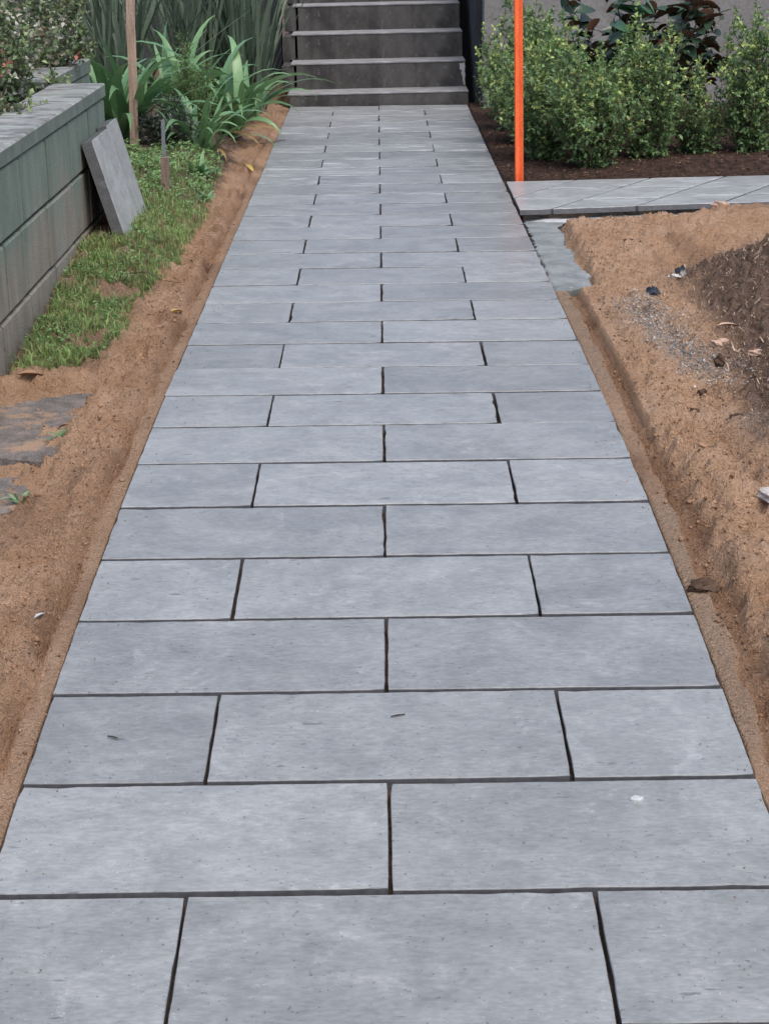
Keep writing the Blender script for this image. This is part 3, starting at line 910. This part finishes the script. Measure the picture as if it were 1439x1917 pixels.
for s in range(34):
    a = rl.uniform(0, 2 * math.pi); q = math.sqrt(rl.random())
    top = Vector((math.cos(a) * q * .56, math.sin(a) * q * .32, rl.uniform(.45, 1.0) * (1 - .22 * q)))
    prev = Vector((0, 0, -.02))
    for k in range(1, 6):
        t = k / 5
        c = Vector((top.x * t ** .7, top.y * t ** .7, top.z * t)) + Vector((rl.gauss(0, .02), rl.gauss(0, .02), 0))
        segs.append((prev, c, .012 * (1.15 - t), .012 * (.98 - t) + .002))
        if t > .3:
            for _ in range(4 if t < 1 else 7): spots.append((c.lerp(prev, rl.random() * .8), (c - prev).normalized(), t, s))
        prev = c
V, F = tubes(segs, 5)
obj('trunk', mesh_np('trunk', V, F, M['stem']), mag)
for p, d, t, s in spots:
    a = rl.uniform(0, 2 * math.pi)
    dirv = Vector((math.cos(a), math.sin(a), rl.uniform(-.25, .8))).normalized()
    q = dirv.to_track_quat('Y', 'Z')
    new = s in (4, 9, 15) and t > .75
    o = obj('leaf', rl.choice(mag_n if new else mag_v), mag, p)
    e = q.to_euler(); o.rotation_euler = e
    o.rotation_euler.rotate_axis('Y', rl.gauss(0, .7))
    k = rl.uniform(.9, 1.3); o.scale = (k, k, k)

# ------------------------------------------------------------------ strappy plants
def strap_mesh(name, L, Wd, lift, droop, mat, seg=10, twist=0., seed=0, fold=.18, wtip=1.0):
    """arching strap leaf leaving the origin along +X: starts at angle lift, bends over by droop; solid back to back"""
    rgl = random.Random(seed)
    p = Vector((0, 0, 0)); ang = lift; V = []; F = []
    side_drift = rgl.uniform(-.25, .25)
    yo = 0.
    for k in range(seg + 1):
        t = k / seg
        wv = Wd * .5 * (min(1., .55 + 1.6 * t)) * (1 - max(0, (t - .45) / .55) ** (1.6 * wtip)) + .0006
        tw = twist * t
        nx, nz = -math.sin(ang), math.cos(ang)
        for sgn, f in ((-1, fold), (0, 0), (1, fold)):
            off = Vector((nx * (f * wv) + nx * sgn * wv * math.sin(tw), sgn * wv * math.cos(tw), nz * (f * wv) + nz * sgn * wv * math.sin(tw)))
            V.append((p.x + off.x, p.y + yo + off.y, p.z + off.z))
        ds = L / seg
        p = p + Vector((math.cos(ang) * ds, 0, math.sin(ang) * ds)); yo += side_drift * ds * t
        ang -= droop / seg * (.35 + 1.3 * t)
    for k in range(seg):
        for j in range(2):
            a = k * 3 + j; F.append((a, a + 1, a + 4, a + 3))
    return mesh_np(name, np.array(V), F, mat, smooth=True)

def strap_clump(name, base, meshes, n, seed, label, cat, group, spread=.05, tilt=.12, smin=.75, smax=1.1, arc=(0, 2 * math.pi), dry=None, ndry=0):
    rl = random.Random(seed)
    root = tag(empty(name, base), label, cat, group)
    for k in range(n + ndry):
        a = rl.uniform(*arc)
        me = rl.choice(meshes) if k < n else rl.choice(dry)
        rr = spread * math.sqrt(rl.random()); ra = rl.uniform(0, 2 * math.pi)
        s = rl.uniform(smin, smax)
        o = obj('leaf', me, root, (rr * math.cos(ra), rr * math.sin(ra), -.01), (rl.gauss(0, tilt), rl.gauss(0, tilt), a), (s, s * rl.uniform(.8, 1.15), s))
    return root

ag = [strap_mesh('agapanthus_leaf', rg.uniform(.38, .56), rg.uniform(.034, .050), rg.uniform(.85, 1.45), rg.uniform(1.1, 2.6), M['agap'], seed=i, twist=rg.uniform(-.5, .5)) for i in range(16)]
agd = [strap_mesh('agapanthus_dry_leaf', rg.uniform(.24, .36), rg.uniform(.018, .028), rg.uniform(.1, .6), rg.uniform(.8, 1.6), M['agapdry'], seed=40 + i, twist=rg.uniform(-.9, .9)) for i in range(4)]
agb = [strap_mesh('agapanthus_big_leaf', rg.uniform(.55, .74), rg.uniform(.042, .058), rg.uniform(.95, 1.5), rg.uniform(.9, 2.5), M['agap'], seed=600 + i, twist=rg.uniform(-.6, .6)) for i in range(12)]
AG = 'agapanthus clumps by the steps'
strap_clump('agapanthus', (-1.34, 7.45, .07), agb, 64, 1, 'large broad strappy clump on both sides of the tall timber stake', 'plant', AG, .07, smin=.8, smax=1.08, dry=agd, ndry=2)
strap_clump('agapanthus', (-.93, 7.35, .07), ag, 30, 2, 'strappy clump right of the grey-green shrub, arching toward the path', 'plant', AG, .07, smin=.68, smax=1.0, dry=agd, ndry=5)
strap_clump('agapanthus', (-.86, 8.20, .07), ag + agb[:4], 50, 3, 'strappy clump nearest the foot of the steps with tips over the paving', 'plant', AG, .08, smin=.85, smax=1.12, dry=agd, ndry=8)
strap_clump('agapanthus', (-1.16, 8.35, .07), agb, 34, 4, 'strappy clump half hidden behind the feathery green plant', 'plant', AG, .08, smin=.85, smax=1.1)
strap_clump('agapanthus', (-.80, 9.15, .05), ag, 20, 6, 'farthest small strappy clump, against the left end of the bottom step', 'plant', AG, .06, smin=.7, smax=.95, dry=agd, ndry=3)

sw = [strap_mesh('sword_leaf', rg.uniform(.95, 1.45), rg.uniform(.013, .024), rg.uniform(1.18, 1.56), rg.uniform(.05, .55), M['sword'], seg=9, seed=80 + i, twist=rg.uniform(-1.4, 1.4), fold=.1) for i in range(18)]
swp = [strap_mesh('sword_leaf_pale', rg.uniform(.9, 1.3), rg.uniform(.014, .022), rg.uniform(1.15, 1.5), rg.uniform(.05, .6), M['swordpale'], seg=9, seed=120 + i, twist=rg.uniform(-1., 1.)) for i in range(4)]
swm = sw + sw + swp
SW = 'tall sword-leaved clumps left of the steps'
strap_clump('sword_plant', (-.84, 9.75, .04), swm, 95, 11, 'tall sword-leaved clump right against the left side of the steps', 'plant', SW, .13, .10)
strap_clump('sword_plant', (-1.22, 9.70, .04), swm, 95, 12, 'tall sword-leaved clump in the middle, behind the feathery green plant', 'plant', SW, .15, .12)
strap_clump('sword_plant', (-1.62, 9.40, .04), swm, 80, 13, 'tall sword-leaved clump farthest left, leaning over the pale flowering bush', 'plant', SW, .15, .16)
strap_clump('sword_plant', (-1.05, 10.35, .04), swm, 90, 14, 'rearmost tall sword-leaved clump beside the upper steps', 'plant', SW, .16, .11, smin=.9, smax=1.2)
strap_clump('sword_plant', (-1.75, 10.2, .04), swm, 80, 15, 'rearmost tall sword-leaved clump at the far left by the dark wall', 'plant', SW, .18, .13, smin=.9, smax=1.2)

# feathery bright green plant
shrub('feathery_plant', (-1.02, 7.85, .06), .15, .13, .60, 18, 9000, 301, 'feathery bright green plant among the strappy clumps', 'plant', None, (.014, .026), .14, .15,
      ((.10, .22, .065), (.17, .33, .10)), (.20, .37, .11), .3, 'leafmatt', twigs=9)
# grey-green shrublet
shrub('grey_shrub', (-1.10, 7.30, .07), .15, .13, .27, 12, 2600, 302, 'low grey-green twiggy shrub between the two nearer strappy clumps', 'shrub', None, (.020, .036), .28, .1,
      ((.040, .062, .050), (.12, .165, .135)), (.19, .24, .20), .35, 'leafmatt', twigs=8)
# pale flowering bushes on the raised bed
PF = 'pale flowering bushes on the raised bed'
pale = [(.36, .40, .29), (.46, .47, .39), (.36, .30, .25), (.29, .33, .23), (.50, .50, .45)]
for i, (x, y, rx, ry, h, nl, lab) in enumerate((
    (-1.46, 4.30, .24, .42, .28, 6200, 'pale-flowered low bush nearest the camera, behind the wall capping at the picture edge'),
    (-1.50, 5.05, .30, .45, .42, 8500, 'pale-flowered bush in the middle, spilling onto the wall capping'),
    (-1.58, 6.00, .34, .50, .52, 9500, 'pale-flowered bush with red tips at the far end of the wall'),
    (-1.95, 5.2, .32, .45, .58, 5200, 'taller pale-flowered bush at the back of the raised bed'),
    (-1.72, 6.80, .36, .45, .58, 7000, 'rearmost pale-flowered bush in the top left corner'))):
    shrub('flowering_bush', (x, y, .48), rx, ry, h, 30, nl, 320 + i, lab, 'bush', PF, (.018, .032), .62, .05,
          ((.080, .130, .060), (.170, .235, .115)), (.28, .36, .17), .25, 'leafmatt', twigs=8, flower=(pale * 4 + [(.42, .17, .13)], .40), flare=.75)

# ------------------------------------------------------------------ grass and weeds (left)
def blades(P, L, Wd, C, lean=.5, seed=0):
    r = np.random.default_rng(seed); n = len(P)
    a = r.uniform(0, 2 * np.pi, n); ln = np.abs(r.normal(0, lean, n))
    d = np.stack([np.cos(a), np.sin(a), np.zeros(n)], 1); s = np.stack([-np.sin(a), np.cos(a), np.zeros(n)], 1)
    up = np.array([0, 0, 1.])
    L = L[:, None]; Wd = Wd[:, None]; ln = ln[:, None]
    m = P + up * L * .6 + d * L * ln * .30; t = P + up * L * (1 - .25 * np.minimum(ln, 1.5)) + d * L * ln * .95
    V = np.stack([P - s * Wd / 2, P + s * Wd / 2, m + s * Wd * .42, m - s * Wd * .42, t], 1).reshape(-1, 3)
    o = np.arange(n)[:, None] * 5
    F = np.concatenate([o + [0, 1, 2], o + [0, 2, 3], o + [3, 2, 4]], 0)
    return V, F, np.repeat(C, 5, axis=0)

def grass_edge(Y):    # how far the turf reaches toward the path (positive distance from the centre line)
    return np.interp(Y, [2.95, 3.15, 3.4, 3.8, 4.2, 4.6, 5.0, 5.6, 6.3, 7.0, 7.6], [1.04, .85, .825, .81, .79, .77, .765, .755, .77, .79, .84])
r = np.random.default_rng(4)
n = 52000
gy = r.uniform(2.95, 7.3, n); gx = -r.uniform(.74, 1.12, n)
gx = np.where(gy > 5.3, -r.uniform(.74, 1.5, n), gx)
ok = (-gx > grass_edge(gy) + .03 * fbm(gx * 12, gy * 12, 3, 2)) & (vnoise(gx * 16, gy * 16, 4) + .35 * vnoise(gx * 45, gy * 45, 6) > .50 + .40 * sst(5.6, 7.0, gy))
ok &= ~((gx < -.985) & (gy > 4.56) & (gy < 5.25)) & ~((gx < -1.09) & (gy < 5.3))
gx, gy = gx[ok], gy[ok]
gz = G(gx, gy)
tone = vnoise(gx * 7, gy * 7, 12)
C = np.stack([.15 + .15 * tone, .26 + .16 * tone, .085 + .06 * tone], 1) * r.uniform(.6, 1.25, (len(gx), 1))
dry = r.random(len(gx)) < .14 + .22 * vnoise(gx * 9, gy * 9, 15)
C = np.where(dry[:, None], np.array([.30, .25, .14]) * r.uniform(.6, 1.1, (len(gx), 1)), C)
V, F, CC = blades(np.stack([gx, gy, gz - .003], 1), r.uniform(.010, .034, len(gx)) * (1 + 1.4 * tone * r.random(len(gx))), r.uniform(.002, .0045, len(gx)), C, .9, 3)
tag(obj('grass', mesh_np('grass', V, F, M['grass'], CC)), 'short weedy green grass between the block wall and the sand', 'grass', kind='stuff')
# small round weed leaves in the turf
n = 15000
wy = r.uniform(3.1, 7.2, n); wx = -r.uniform(.78, 1.11, n)
wx = np.where(wy > 5.3, -r.uniform(.78, 1.35, n), wx)
ok = (-wx > grass_edge(wy)) & (vnoise(wx * 11 + 5, wy * 11, 24) > .50 - .12 * sst(5, 6, wy)) & ~((wx < -.985) & (wy > 4.56) & (wy < 5.25))
wx, wy = wx[ok], wy[ok]; wz = G(wx, wy) + r.uniform(.003, .022, len(wx)) * (1 + 1.2 * sst(5.4, 6.4, wy))
C = np.array([.12, .24, .085]) + r.random((len(wx), 1)) * np.array([.14, .18, .08])
V, F, CC = leaf_cloud(np.stack([wx, wy, wz], 1), r.normal(0, 1, (len(wx), 3)) * [1, 1, .35], norm(r.normal(0, .35, (len(wx), 3)) + [0, 0, 1]), r.uniform(.007, .015, len(wx)) * (1 + .8 * sst(5.0, 6.2, wy)), r.uniform(.006, .010, len(wx)) * (1 + .5 * sst(5.0, 6.2, wy)), C, .1)
tag(obj('ground_cover', mesh_np('ground_cover', V, F, M['leaf'], CC)), 'small round-leaved weeds spreading through the grass', 'weeds', kind='stuff')

# leafy weed clumps
wm = [strap_mesh('weed_leaf', rg.uniform(.05, .10), rg.uniform(.012, .02), rg.uniform(.5, 1.2), rg.uniform(.6, 1.6), M['agap'], seg=5, seed=200 + i) for i in range(6)]
WG = 'leafy weeds in the grass and sand'
for i, (x, y, n_, s, lab) in enumerate((
    (-.86, 6.55, 26, 1.5, 'leafy weed clump in front of the strappy plants, right of the short peg'),
    (-1.02, 6.35, 22, 1.2, 'leafy weed clump just behind the short peg'),
    (-.80, 6.05, 18, 1.0, 'low leafy weed at the sand edge, right of the short peg'),
    (-1.06, 5.55, 18, 1.1, 'leafy weed beside the far loose paver'),
    (-.83, 2.37, 12, .50, 'small green weed at the right edge of the larger old slab'),
    (-.845, 1.90, 10, .45, 'tiny pale weed at the corner of the smaller old slab'))):
    strap_clump('weed', (x, y, G(x, y) + .004), wm, n_, 400 + i, lab, 'weed', WG, .03 * s, .2, .6 * s, 1.1 * s)

# ------------------------------------------------------------------ clods, stones, twigs, leaves
def lump_mesh(name, r3, seed, mat, amp=.42, sub=3):
    import bmesh
    bm = bmesh.new(); bmesh.ops.create_icosphere(bm, subdivisions=sub, radius=1)
    rgl = np.random.default_rng(seed); ph = rgl.uniform(0, 9, 6)
    for v in bm.verts:
        c = v.co
        k = 1 + amp * (math.sin(c.x * 3.1 + ph[0]) * math.cos(c.y * 2.7 + ph[1]) + .6 * math.sin(c.z * 5.3 + ph[2] + c.x * 4) + .5 * math.sin(c.y * 8 + ph[3]) * math.cos(c.x * 7 + ph[4]) + .35 * math.sin(c.x * 15 + ph[5]) * math.sin(c.y * 13 + c.z * 11)) * .6
        v.co = Vector((c.x * r3[0] * k, c.y * r3[1] * k, c.z * r3[2] * k))
    me = bpy.data.meshes.new(name); bm.to_mesh(me); bm.free()
    me.materials.append(mat); return me
def lump(name, x, y, r3, mat, label, cat, seed, group=None, sink=.35, rot=0.):
    z = G(x, y) + r3[2] * (1 - sink)
    o = obj(name, lump_mesh(name, r3, seed, M[mat]), None, (x, y, z), (0, 0, rot))
    return tag(o, label, cat, group)
CG = 'loose soil clods on the sand'
lump('soil_clod', .640, 1.345, (.032, .022, .013), 'clod', 'large dark clod lying on the smooth sand strip beside the right path edge', 'clod', 1, CG)
lump('soil_clod', .870, 2.68, (.012, .012, .010), 'clod', 'round dark clod on pale sand just below the gravel patch', 'clod', 2, CG)
lump('soil_clod', .822, 2.51, (.012, .010, .008), 'clod', 'small dark clod, lower of the round pair on the right sand', 'clod', 3, CG)
lump('soil_clod', .925, 2.45, (.022, .013, .010), 'clod', 'elongated brown clod at the edge of the dark soil heap', 'clod', 4, CG, rot=-.4)
lump('soil_clod', .775, 2.14, (.017, .014, .008), 'sandclod', 'sandy clod at the top of the trench bank', 'clod', 5, CG, rot=-.6)
lump('soil_clod', .965, 2.94, (.020, .016, .016), 'clod', 'dark clod at the foot of the soil heap beside the gravel', 'clod', 6, CG)
lump('soil_clod', .965, 4.86, (.022, .016, .012), 'clod', 'dark clod alone on the sand behind the mortar strip', 'clod', 7, CG)
lump('soil_clod', .600 + .13, .60, (.030, .05, .018), 'clod', 'dark clod in the trench near the bottom right of the picture', 'clod', 8, CG)
lump('sand_lump', 1.44, 5.50, (.030, .022, .018), 'pinkstone', 'pinkish lump on the crest of the sand bank before the side path', 'lump', 9)
lump('white_stone', .905, 1.88, (.045, .040, .016), 'stone', 'pale grey stone in the sand at the right picture edge', 'stone', 10)
lump('pale_stone', 1.03, 4.16, (.022, .015, .008), 'stone', 'flat pale stone next to the black plastic scrap', 'stone', 11, 'stones at the soil heap')
lump('pale_stone', 1.005, 3.17, (.024, .016, .014), 'pinkstone', 'cream stone lump at the edge of the dark soil above the clods', 'stone', 12, 'stones at the soil heap')
lump('pale_stone', 1.08, 3.01, (.022, .010, .010), 'pinkstone', 'narrow cream stone lying in the dark soil', 'stone', 13, 'stones at the soil heap', rot=.3)

# crumpled black plastic
def crumple(name, sx, sy, h, seed, mat):
    n = 9; rgl = np.random.default_rng(seed)
    u = np.linspace(-1, 1, n); X, Y = np.meshgrid(u, u)
    Z = (1 - np.maximum(np.abs(X), np.abs(Y)) ** 2) * .8 + rgl.normal(0, .28, X.shape)
    V = np.stack([X.ravel() * sx + rgl.normal(0, sx * .08, n * n), Y.ravel() * sy + rgl.normal(0, sy * .08, n * n), Z.ravel() * h], 1)
    i = np.arange(n * n).reshape(n, n)
    F = np.stack([i[:-1, :-1].ravel(), i[:-1, 1:].ravel(), i[1:, 1:].ravel(), i[1:, :-1].ravel()], 1)
    return mesh_np(name, V, F, M[mat])
o = obj('plastic_scrap', crumple('plastic_scrap', .030, .045, .045, 3, 'blackplastic'), None, (1.075, 4.27, G(1.075, 4.27) + .008))
tag(o, 'shiny crumpled black plastic sticking out of the dark soil heap', 'plastic')
o = obj('plastic_scrap', crumple('plastic_scrap', .022, .030, .016, 5, 'blackplastic'), None, (.925, 3.95, G(.925, 3.95) + .006))
tag(o, 'smaller flat dark plastic scrap on the sand left of the soil heap', 'plastic')

# gravel patch and straw/roots in the heap
n = 6000
px = r.normal(.91, .052, n); py = r.uniform(2.75, 3.95, n); px += .04 * np.sin(py * 3)
k2 = r.random(n) < .12
px = np.where(k2, r.uniform(.9, 1.3, n), px); py = np.where(k2, r.uniform(2.0, 4.4, n), py)
pz = G(px, py)
rr = r.uniform(.0011, .0034, n) * (1 + (r.random(n) < .06))
dirs = np.array([[1, 0, 0], [-1, 0, 0], [0, 1, 0], [0, -1, 0], [0, 0, 1], [0, 0, -1]], float)
V = (np.stack([px, py, pz], 1)[:, None, :] + dirs[None] * (rr[:, None, None] * r.uniform(.6, 1.3, (n, 6, 1)))).reshape(-1, 3)
o_ = np.arange(n)[:, None] * 6
F = np.concatenate([o_ + f for f in ([0, 2, 4], [2, 1, 4], [1, 3, 4], [3, 0, 4], [2, 0, 5], [1, 2, 5], [3, 1, 5], [0, 3, 5])], 0)
C = np.repeat(np.array([.36, .33, .30]) * r.uniform(.5, 1.5, (n, 1)), 6, axis=0)
tag(obj('gravel', mesh_np('gravel', V, F, M['straw'], C)), 'patch of fine pale grey gravel between the sand and dark soil', 'gravel', kind='stuff')

n = 3600
sx = r.uniform(.88, 1.75, n); sy = r.uniform(1.7, 5.1, n)
ok = sx > soil_edge(sy) + .01 + .05 * r.normal(0, 1, n)
sx, sy = sx[ok], sy[ok]; n = len(sx); sz = G(sx, sy)
a = r.uniform(0, 2 * np.pi, n); Ls = r.uniform(.008, .036, n)
d = np.stack([np.cos(a), np.sin(a), r.normal(.05, .35, n)], 1); sd_ = np.stack([-np.sin(a), np.cos(a), np.zeros(n)], 1)
P = np.stack([sx, sy, sz + .007], 1); wd = r.uniform(.0008, .0020, n)[:, None]
mid = P + d * Ls[:, None] * .5 + np.array([0, 0, 1]) * r.uniform(.0, .012, (n, 1)) + sd_ * r.normal(0, .006, (n, 1)); tip = P + d * Ls[:, None]
V = np.stack([P - sd_ * wd, P + sd_ * wd, mid - sd_ * wd, mid + sd_ * wd, tip], 1).reshape(-1, 3)
o_ = np.arange(n)[:, None] * 5
F = np.concatenate([o_ + [0, 1, 3], o_ + [0, 3, 2], o_ + [2, 3, 4]], 0)
C = np.repeat(np.array([.36, .27, .20]) * r.uniform(.35, 1.5, (n, 1)), 5, axis=0)
tag(obj('root_strands', mesh_np('root_strands', V, F, M['straw'], C)), 'dry roots and straw tangled through the dark soil heap', 'roots', kind='stuff')

# crumbs of sand and earth on both sides
def crumbs(name, px, py, rr, C, label, cat, mat='straw'):
    n = len(px); pz = G(px, py)
    V = (np.stack([px, py, pz + rr * .35], 1)[:, None, :] + dirs[None] * (rr[:, None, None] * r.uniform(.6, 1.35, (n, 6, 1)))).reshape(-1, 3)
    o_ = np.arange(n)[:, None] * 6
    F = np.concatenate([o_ + f for f in ([0, 2, 4], [2, 1, 4], [1, 3, 4], [3, 0, 4], [2, 0, 5], [1, 2, 5], [3, 1, 5], [0, 3, 5])], 0)
    return tag(obj(name, mesh_np(name, V, F, M[mat], np.repeat(C, 6, axis=0))), label, cat, kind='stuff')
n = 22000
px = np.concatenate([-(.68 + np.abs(r.normal(0, .16, n // 2))), .73 + np.abs(r.normal(0, .22, n // 2))]); py = r.uniform(-.1, 5.5, n)
ok = (np.abs(px) < 1.09) & ~((px < -.80) & (py > 2.9)) & ~((px > .6) & (px < .8) & (py > 4.1))
px, py = px[ok], py[ok]; n = len(px)
rr = np.minimum(.0013 * np.exp(r.normal(.1, .5, n)), .006)
C = np.array([.36, .215, .13]) * r.uniform(.35, 1.15, (n, 1))
crumbs('sand_crumbs', px, py, rr, C, 'small crumbs of damp sand scattered beside the paved path', 'sand')
n = 2600
py = r.uniform(-.1, 4.1, n); px = np.where(r.random(n) < .62, r.normal(.725, .028, n), r.normal(.668, .018, n))
keep = (px > .612) & ((py < 2.4) | (r.random(n) < .4)); px, py = px[keep], py[keep]; n = len(px)
C = np.array([.33, .195, .12]) * r.uniform(.35, 1.15, (n, 1))
crumbs('trench_crumbs', px, py, np.minimum(.0018 * np.exp(r.normal(0, .55, n)), .009), C, 'crumbled lumps of damp sand fallen along the trench right of the path', 'sand')
n = 1800
py = r.uniform(-.1, 5.6, n); px = -np.abs(r.normal(.665, .03, n))
keep = px < -.610; px, py = px[keep], py[keep]; n = len(px)
C = np.array([.33, .20, .13]) * r.uniform(.4, 1.25, (n, 1))
crumbs('edge_crumbs', px, py, np.minimum(.0018 * np.exp(r.normal(0, .5, n)), .007), C, 'crumbled lumps of sand along the left edge of the paving', 'sand')
n = 5200
px = r.uniform(.64, 2.5, n); py = r.uniform(6.72, 8.6, n)
C = np.array([.13, .078, .056]) * r.uniform(.25, 1.5, (n, 1))
Ls = r.uniform(.008, .028, n)
V, F, CC = leaf_cloud(np.stack([px, py, G(px, py) + r.uniform(0, .006, n)], 1), r.normal(0, 1, (n, 3)) * [1, 1, .3], norm(r.normal(0, .5, (n, 3)) + [0, 0, 1]), Ls, Ls * r.uniform(.2, .5, n), C, .05)
tag(obj('bark_mulch', mesh_np('bark_mulch', V, F, M['straw'], CC)), 'reddish brown bark mulch under the hedge shrubs', 'mulch', kind='stuff')
# sand grains carried onto the slab edges
n = 900
px = np.where(r.random(n) < .5, -1, 1) * (.60 - np.abs(r.normal(0, .045, n))); py = r.uniform(0, 9.5, n)
rr = r.uniform(.0006, .0019, n); pz = prof(py) + .0012
V = (np.stack([px, py, pz + rr * .4], 1)[:, None, :] + dirs[None] * (rr[:, None, None] * r.uniform(.6, 1.35, (n, 6, 1)))).reshape(-1, 3)
o_ = np.arange(n)[:, None] * 6
F = np.concatenate([o_ + f for f in ([0, 2, 4], [2, 1, 4], [1, 3, 4], [3, 0, 4], [2, 0, 5], [1, 2, 5], [3, 1, 5], [0, 3, 5])], 0)
tag(obj('spilled_grains', mesh_np('spilled_grains', V, F, M['straw'], np.repeat(np.array([.36, .24, .16]) * r.uniform(.5, 1.3, (n, 1)), 6, axis=0))), 'stray sand grains along the edges of the paving', 'sand', kind='stuff')

# fallen leaves and twigs
def flat_leaf(name, x, y, L, Wd, rot, mat, label, cat, curl=.3, tilt=0., group=None):
    me = blade_leaf(name, L, Wd, [M[mat], M[mat]], curl, .3, 5)
    o = obj(name, me, None, (x, y, (G(x, y) if abs(x) > .6 else float(prof(y))) + .004 + curl * L * .5), (tilt, 0, rot))
    return tag(o, label, cat, group)
flat_leaf('fallen_leaf', -1.05, 2.95, .10, .035, rad(-80), 'dryleaf', 'large brown fallen leaf at the corner of the grass and the block wall', 'leaf', .15)
flat_leaf('fallen_leaf', -.705, 7.32, .17, .028, rad(200), 'yellowleaf', 'long yellow fallen strap leaf on the sand by the plants', 'leaf', .12)
flat_leaf('fallen_leaf', -.69, 3.70, .055, .018, rad(-40), 'yellowleaf', 'small tan leaf in the sand groove halfway along the left path edge', 'leaf', .2)
flat_leaf('fallen_leaf', -.68, 1.19, .034, .009, rad(-25), 'fleck', 'tiny pale leaf in the sand at the lower left path edge', 'leaf', .1)
flat_leaf('fallen_leaf', -.815, 2.43, .035, .014, rad(70), 'dryleaf', 'curled tan leaf by the small weed at the old slab', 'leaf', .4)
flat_leaf('fallen_leaf', 1.03, 3.33, .085, .026, rad(-70), 'pinkstone', 'pinkish dry leaf lying on the dark soil heap', 'leaf', .15)
flat_leaf('fallen_leaf', -.46, .74, .022, .0035, rad(60), 'twig', 'tiny dark leaf sliver on the lower left paver', 'leaf', .05)
flat_leaf('fallen_leaf', .005, .80, .028, .0035, rad(-65), 'twig', 'tiny brown sliver in the middle of the third paver row', 'leaf', .05)
V, F = tubes([((0, 0, .012), (.09, .02, .02), .003, .0025), ((.09, .02, .02), (.17, .045, .03), .0025, .002), ((.09, .02, .02), (.12, -.03, .022), .002, .001)], 5)
tag(obj('twig', mesh_np('twig', V, F, M['twig']), None, (-.70, 8.10, 0)), 'dark forked twig poking onto the paving by the strappy plants', 'twig')
V, F = tubes([((0, 0, .0), (.03, .03, .03), .0022, .002), ((.03, .03, .03), (.09, .03, .034), .002, .002), ((.09, .03, .034), (.15, -.02, .012), .002, .001), ((.15, -.02, .012), (.21, -.03, .006), .0015, .001)], 5)
tag(obj('twig', mesh_np('twig', V, F, M['twig']), None, (-.90, 4.05, G(-.90, 4.05))), 'dark arched twig at the grass edge, running onto the sand', 'twig')
# pale mortar fleck on a paver
me = blob_slab('mortar_fleck', [(.012 * math.cos(t), .008 * math.sin(t)) for t in [k * math.pi / 5 for k in range(10)]], .0012, .003, M['fleck'], 5, .0008, .006)
tag(obj('mortar_fleck', me, None, (.395, .535, float(prof(.535)) + .0012), (math.atan(dprof(.535)), 0, 0)), 'small white mortar fleck on the second near paver row, right side', 'mortar')
